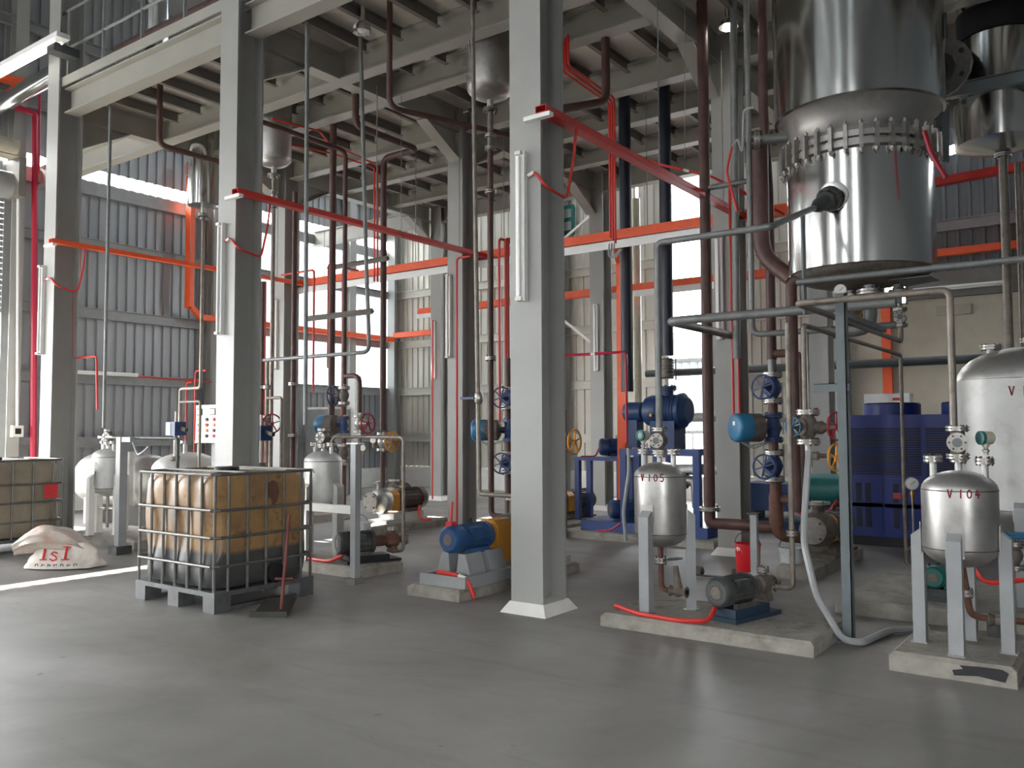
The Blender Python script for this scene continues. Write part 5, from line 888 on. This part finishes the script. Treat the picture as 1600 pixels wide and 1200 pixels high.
# ================================================================== TOTES, BAG, SHOVEL
def tote(label, x0, x1, y0, y1, m, grp='caged liquid totes'):
    cx, cy_ = (x0+x1)/2, (y0+y1)/2; hx, hy = (x1-x0)/2, (y1-y0)/2; t = thing('caged_tote', label, 'tote', (cx, cy_, 0), 0, grp); H0, H1 = .17, 1.15
    # bottle: rounded box with soft bulges
    b = MB(); nr = 14; ns = 40; rnd = random.Random(5); vs = []
    def rr(a, ex=11.0): c, s_ = math.cos(a), math.sin(a); k = (abs(c)**ex+abs(s_)**ex)**(-1/ex); return c*k, s_*k
    for j in range(nr+1):
        f = j/nr; z_ = H0+.015+(H1-H0-.03)*f; e = min(f, 1-f); sh = 1-.06*max(0, 1-e/.10)**2
        for i in range(ns*2):
            u, v = rr(2*PI*i/(ns*2)); bul = .012*math.sin(u*9)*math.sin(f*9)+.008*math.sin(v*11+f*7); vs.append((u*(hx-.03)*sh+u*bul*.8, v*(hy-.03)*sh+v*bul, z_))
    n = ns*2; fs = [(j*n+i, j*n+(i+1) % n, (j+1)*n+(i+1) % n, (j+1)*n+i) for j in range(nr) for i in range(n)]+[tuple(range(n))[::-1], tuple(nr*n+i for i in range(n))]
    bo = part('bottle', b.add(vs, fs), m, t); part('fill_cap', MB().lathe([(.11, H1-.02), (.11, H1+.03), (.1, H1+.035)], (0, 0, 0), Z3, 22), 'black', bo)
    if m == 'tote':
        b = MB(); pts = [(0, 0), (.06, .02), (.1, -.01), (.12, -.1), (.1, -.22), (.05, -.26), (.04, -.18), (-.01, -.15), (.01, -.06)]
        part('rust_stain', MB().prism([(hx-.036, .02+x_*1.0, 1.06+z_*.8) for x_, z_ in pts], (0, 0, 0), (.02, 0, 0)), 'rustpipe', bo, 'brown stain')
    r = .013
    for i in range(7):
        x_ = -hx+.03+i*(2*hx-.06)/6
        for s_ in (-1, 1): part('cage_bar', MB().cyl((x_, s_*(hy-.015), H0), (x_, s_*(hy-.015), H1), r, None, 8), 'cage', t)
    for i in range(5):
        y_ = -hy+.14+i*(2*hy-.28)/4
        for s_ in (-1, 1): part('cage_bar', MB().cyl((s_*(hx-.015), y_, H0), (s_*(hx-.015), y_, H1), r, None, 8), 'cage', t)
    for z_ in (.38, .62, .85, H1):
        k = .004; P = [(-hx+.05, -hy-k), (hx-.05, -hy-k), (hx+k, -hy+.05), (hx+k, hy-.05), (hx-.05, hy+k), (-hx+.05, hy+k), (-hx-k, hy-.05), (-hx-k, -hy+.05)]; b = MB()
        for i in range(8): b.cyl(V((*P[i], z_)), V((*P[(i+1) % 8], z_)), r, None, 8)
        part('cage_hoop', b, 'cage', t)
    b = MB()
    for y_ in (-.22, .22): b.bar((-hx, y_, H1+.012), (hx, y_, H1+.012), .05, .012)
    part('top_strap', b, 'cage', t)
    pl = part('pallet', MB().box(-hx, hx, -hy, hy, .13, .17), 'pallet', t)
    for x_ in (-hx+.08, 0, hx-.08):
        for y_ in (-hy+.08, hy-.08): ft = part('pallet_foot', MB().box(x_-.08, x_+.08, y_-.08, y_+.08, 0, .13), 'pallet', pl)
    for x_ in (-hx+.08, hx-.08): part('runner', MB().box(x_-.03, x_+.03, -hy+.16, hy-.16, 0, .03), 'pallet', pl)
    if m == 'tote': part('drain_cap', MB().lathe([(.09, 0), (.09, .06), (.06, .07)], (hx-.05, .1, .26), X3, 20), 'black', t)
    return t
tote('near caged tote of yellowed plastic with dark liquid below', -7.41, -6.22, 4.34, 5.4, 'tote')
t2 = tote('dull beige caged tote at the left edge behind the cement bag', -12.5, -11.32, 4.35, 5.62, 'tote_dull'); part('red_label', MB().box(.59, .592, .38, .55, .66, .84), 'inkred', t2, 'red hazard label')
# cement bag
q = fl(86, 889); bg_ = thing('cement_bag', 'crumpled white cement bag with red print slumped before the left tote', 'bag', (q.x-.03, q.y+.1, 0), math.radians(36)); b = MB(); vs = []; n = 40; nr = 12; rnd = random.Random(11)
for j in range(nr+1):
    f = j/nr
    for i in range(n):
        a = 2*PI*i/n; w = 1-.48*f**1.3+.03*math.sin(5*a+j); d_ = (1-.35*f); wob = 1+.05*math.sin(3*a+4*f)+.03*math.sin(7*a-6*f)
        vs.append((.43*w*math.copysign(abs(math.cos(a))**.7, math.cos(a))*wob*(1-.08*(1-f)**6*0)+.06*f, .2*d_*math.copysign(abs(math.sin(a))**.8, math.sin(a))*wob, .015+.27*f+(.02*math.sin(4*a+3*f) if 0 < j < nr else 0)*(f)))
b.add(vs, [(j*n+i, j*n+(i+1) % n, (j+1)*n+(i+1) % n, (j+1)*n+i) for j in range(nr) for i in range(n)]+[tuple(range(n))[::-1], tuple(nr*n+i for i in range(n))]); part('sack', b, 'bag', bg_)
b = MB(); vs = []
for j in range(nr+1):
    f = j/nr
    for i in range(n):
        a = 2*PI*i/n; r_ = .08+.13*math.sin(PI*min(1, f*.85+.12)); wob = 1+.14*math.sin(4*a+7*f)+.08*math.sin(9*a-5*f); vs.append((-.5+.78*f, math.sin(a)*r_*.9*wob-.02, .33-.12*f**2+.10*math.sin(PI*f)*.6-.10*(1-f)**2+math.cos(a)*r_*.62*wob))
b.add(vs, [(j*n+i, (j+1)*n+i, (j+1)*n+(i+1) % n, j*n+(i+1) % n) for j in range(nr) for i in range(n)]+[tuple(range(n)), tuple(nr*n+i for i in range(n))[::-1]]); part('film_wrap', b, 'bagfilm', bg_, 'crumpled clear-red wrapper')
pr = MB()
def bagpt(u, v): k = 1-.48*v**1.3; return V((u, -.2*(1-.35*v)*(1-.32*(abs(u)/.43)**2)*1.06-.01, .015+.27*v))
def stroke(ps, w): pr.tube([bagpt(*p_) for p_ in ps], w, 5, .004)
for u0 in (-.12, .12): stroke([(u0, .38), (u0+.005, .85)], .014); stroke([(u0-.04, .37), (u0+.04, .37)], .007); stroke([(u0-.04, .86), (u0+.045, .86)], .007)
stroke([(.03, .62), (-.01, .68), (-.04, .6), (.02, .48), (.03, .38), (-.01, .33), (-.045, .4)], .008)
part('print', pr, 'inkred', bg_, 'red letters I S I'); pr = MB()
for k in range(7): u = -.2+.07*k; stroke([(u, .1), (u+.004*(k%3), .2)], .004); stroke([(u, .2-.04*(k%2)), (u+.03, .19-.03*(k%3))], .004); stroke([(u+.03, .12+.03*(k%2)), (u+.028, .19)], .004)
part('small_print', pr, 'inkdark', bg_)
# shovel-like scraper standing against the near tote
q = fl(412, 962); sh = thing('floor_scraper', 'steel floor scraper with a thin red-brown handle against the near tote', 'shovel', (q.x, q.y+.1, 0), .63)
part('blade', MB().hull8([(-.15, -.14, .0), (.15, -.14, .0), (.15, -.1, .0), (-.15, -.1, .0), (-.11, .16, .09), (.15, .16, .09), (.15, .17, .1), (-.11, .17, .1)]).box(-.15, .15, -.15, -.13, 0, .045), 'shovel', sh); part('handle', MB().cyl((.07, -.02, .04), (.09, .12, .8), .014), 'shovelrod', sh); part('cross_grip', MB().cyl((0, .03, .28), (.15, .03, .28), .012), 'shovelrod', sh)
# ================================================================== ON THE MEZZANINE (upper left)
rl = thing('guard_rail', 'galvanised guard rail along the mezzanine edge at upper left', 'railing', (XA, Y1-.1, 6.43)); L_ = XB-XA-.3
for k in range(5): part('rail_post', MB().cyl((.25+k*.95, 0, 0), (.25+k*.95, 0, 1.1), .022), 'galv', rl)
for z_ in (.55, 1.1): part('rail', MB().cyl((.05, 0, z_), (L_+.1, 0, z_), .02), 'galv', rl)
pipe('brown pipe along the mezzanine edge behind the guard rail', 'brownpipe', .07, [V((at(185, 75, 6.6).x, 6.6, at(250, 46, 6.6).z)), V((XB-.2, 6.6, at(250, 46, 6.6).z))]); pipe('shiny insulated elbow on the mezzanine corner', 'stainless', .16, [V((-12.05, 6.9, 6.62)), V((-11.65, 6.9, 6.62)), V((-11.5, 6.9, 7.1)), V((-11.5, 6.9, 8.2))], bend=.25)
q = at(96, 60, 5.4); lf = thing('fluorescent_fitting', 'lit twin fluorescent fitting on an arm at the top left column', 'lamp', (at(99, 56, 5.6).x-.05, 5.6, at(99, 56, 5.6).z-.05)); part('housing', MB().box(-2.2, .05, -.09, .09, .02, .09), 'white', lf); part('arm', MB().box(-.3, -.1, -.05, .3, -.12, .0), 'motordark', lf)
for s_ in (-.05, .05): part('tube', MB().cyl((-2.15, s_, 0), (-.1, s_, 0), .018), 'tube_lit', lf)
pipe('shiny lagged duct coming in from the left to the leftmost column', 'stainless', .15, [at(-60, 196, 6.6), at(112, 102, 6.6)], n=20)
for lab, x_, y_ in (('chrome high-bay lamp under the deck', 565, 44), ('lit lamp under the deck by the brown riser', 1138, 36)):
    q = fl(x_, y_, 6.15); t = thing('ceiling_lamp', lab, 'lamp', (q.x, q.y, 6.1)); part('shade', MB().lathe([(.11, 0), (.1, .06), (.04, .12), (.04, .3)], (0, 0, 0), Z3, 20, False), 'stainless', t); part('bulb', MB().ball((0, 0, .04), .05), 'lamp_lit' if x_ > 1000 else 'white', t)
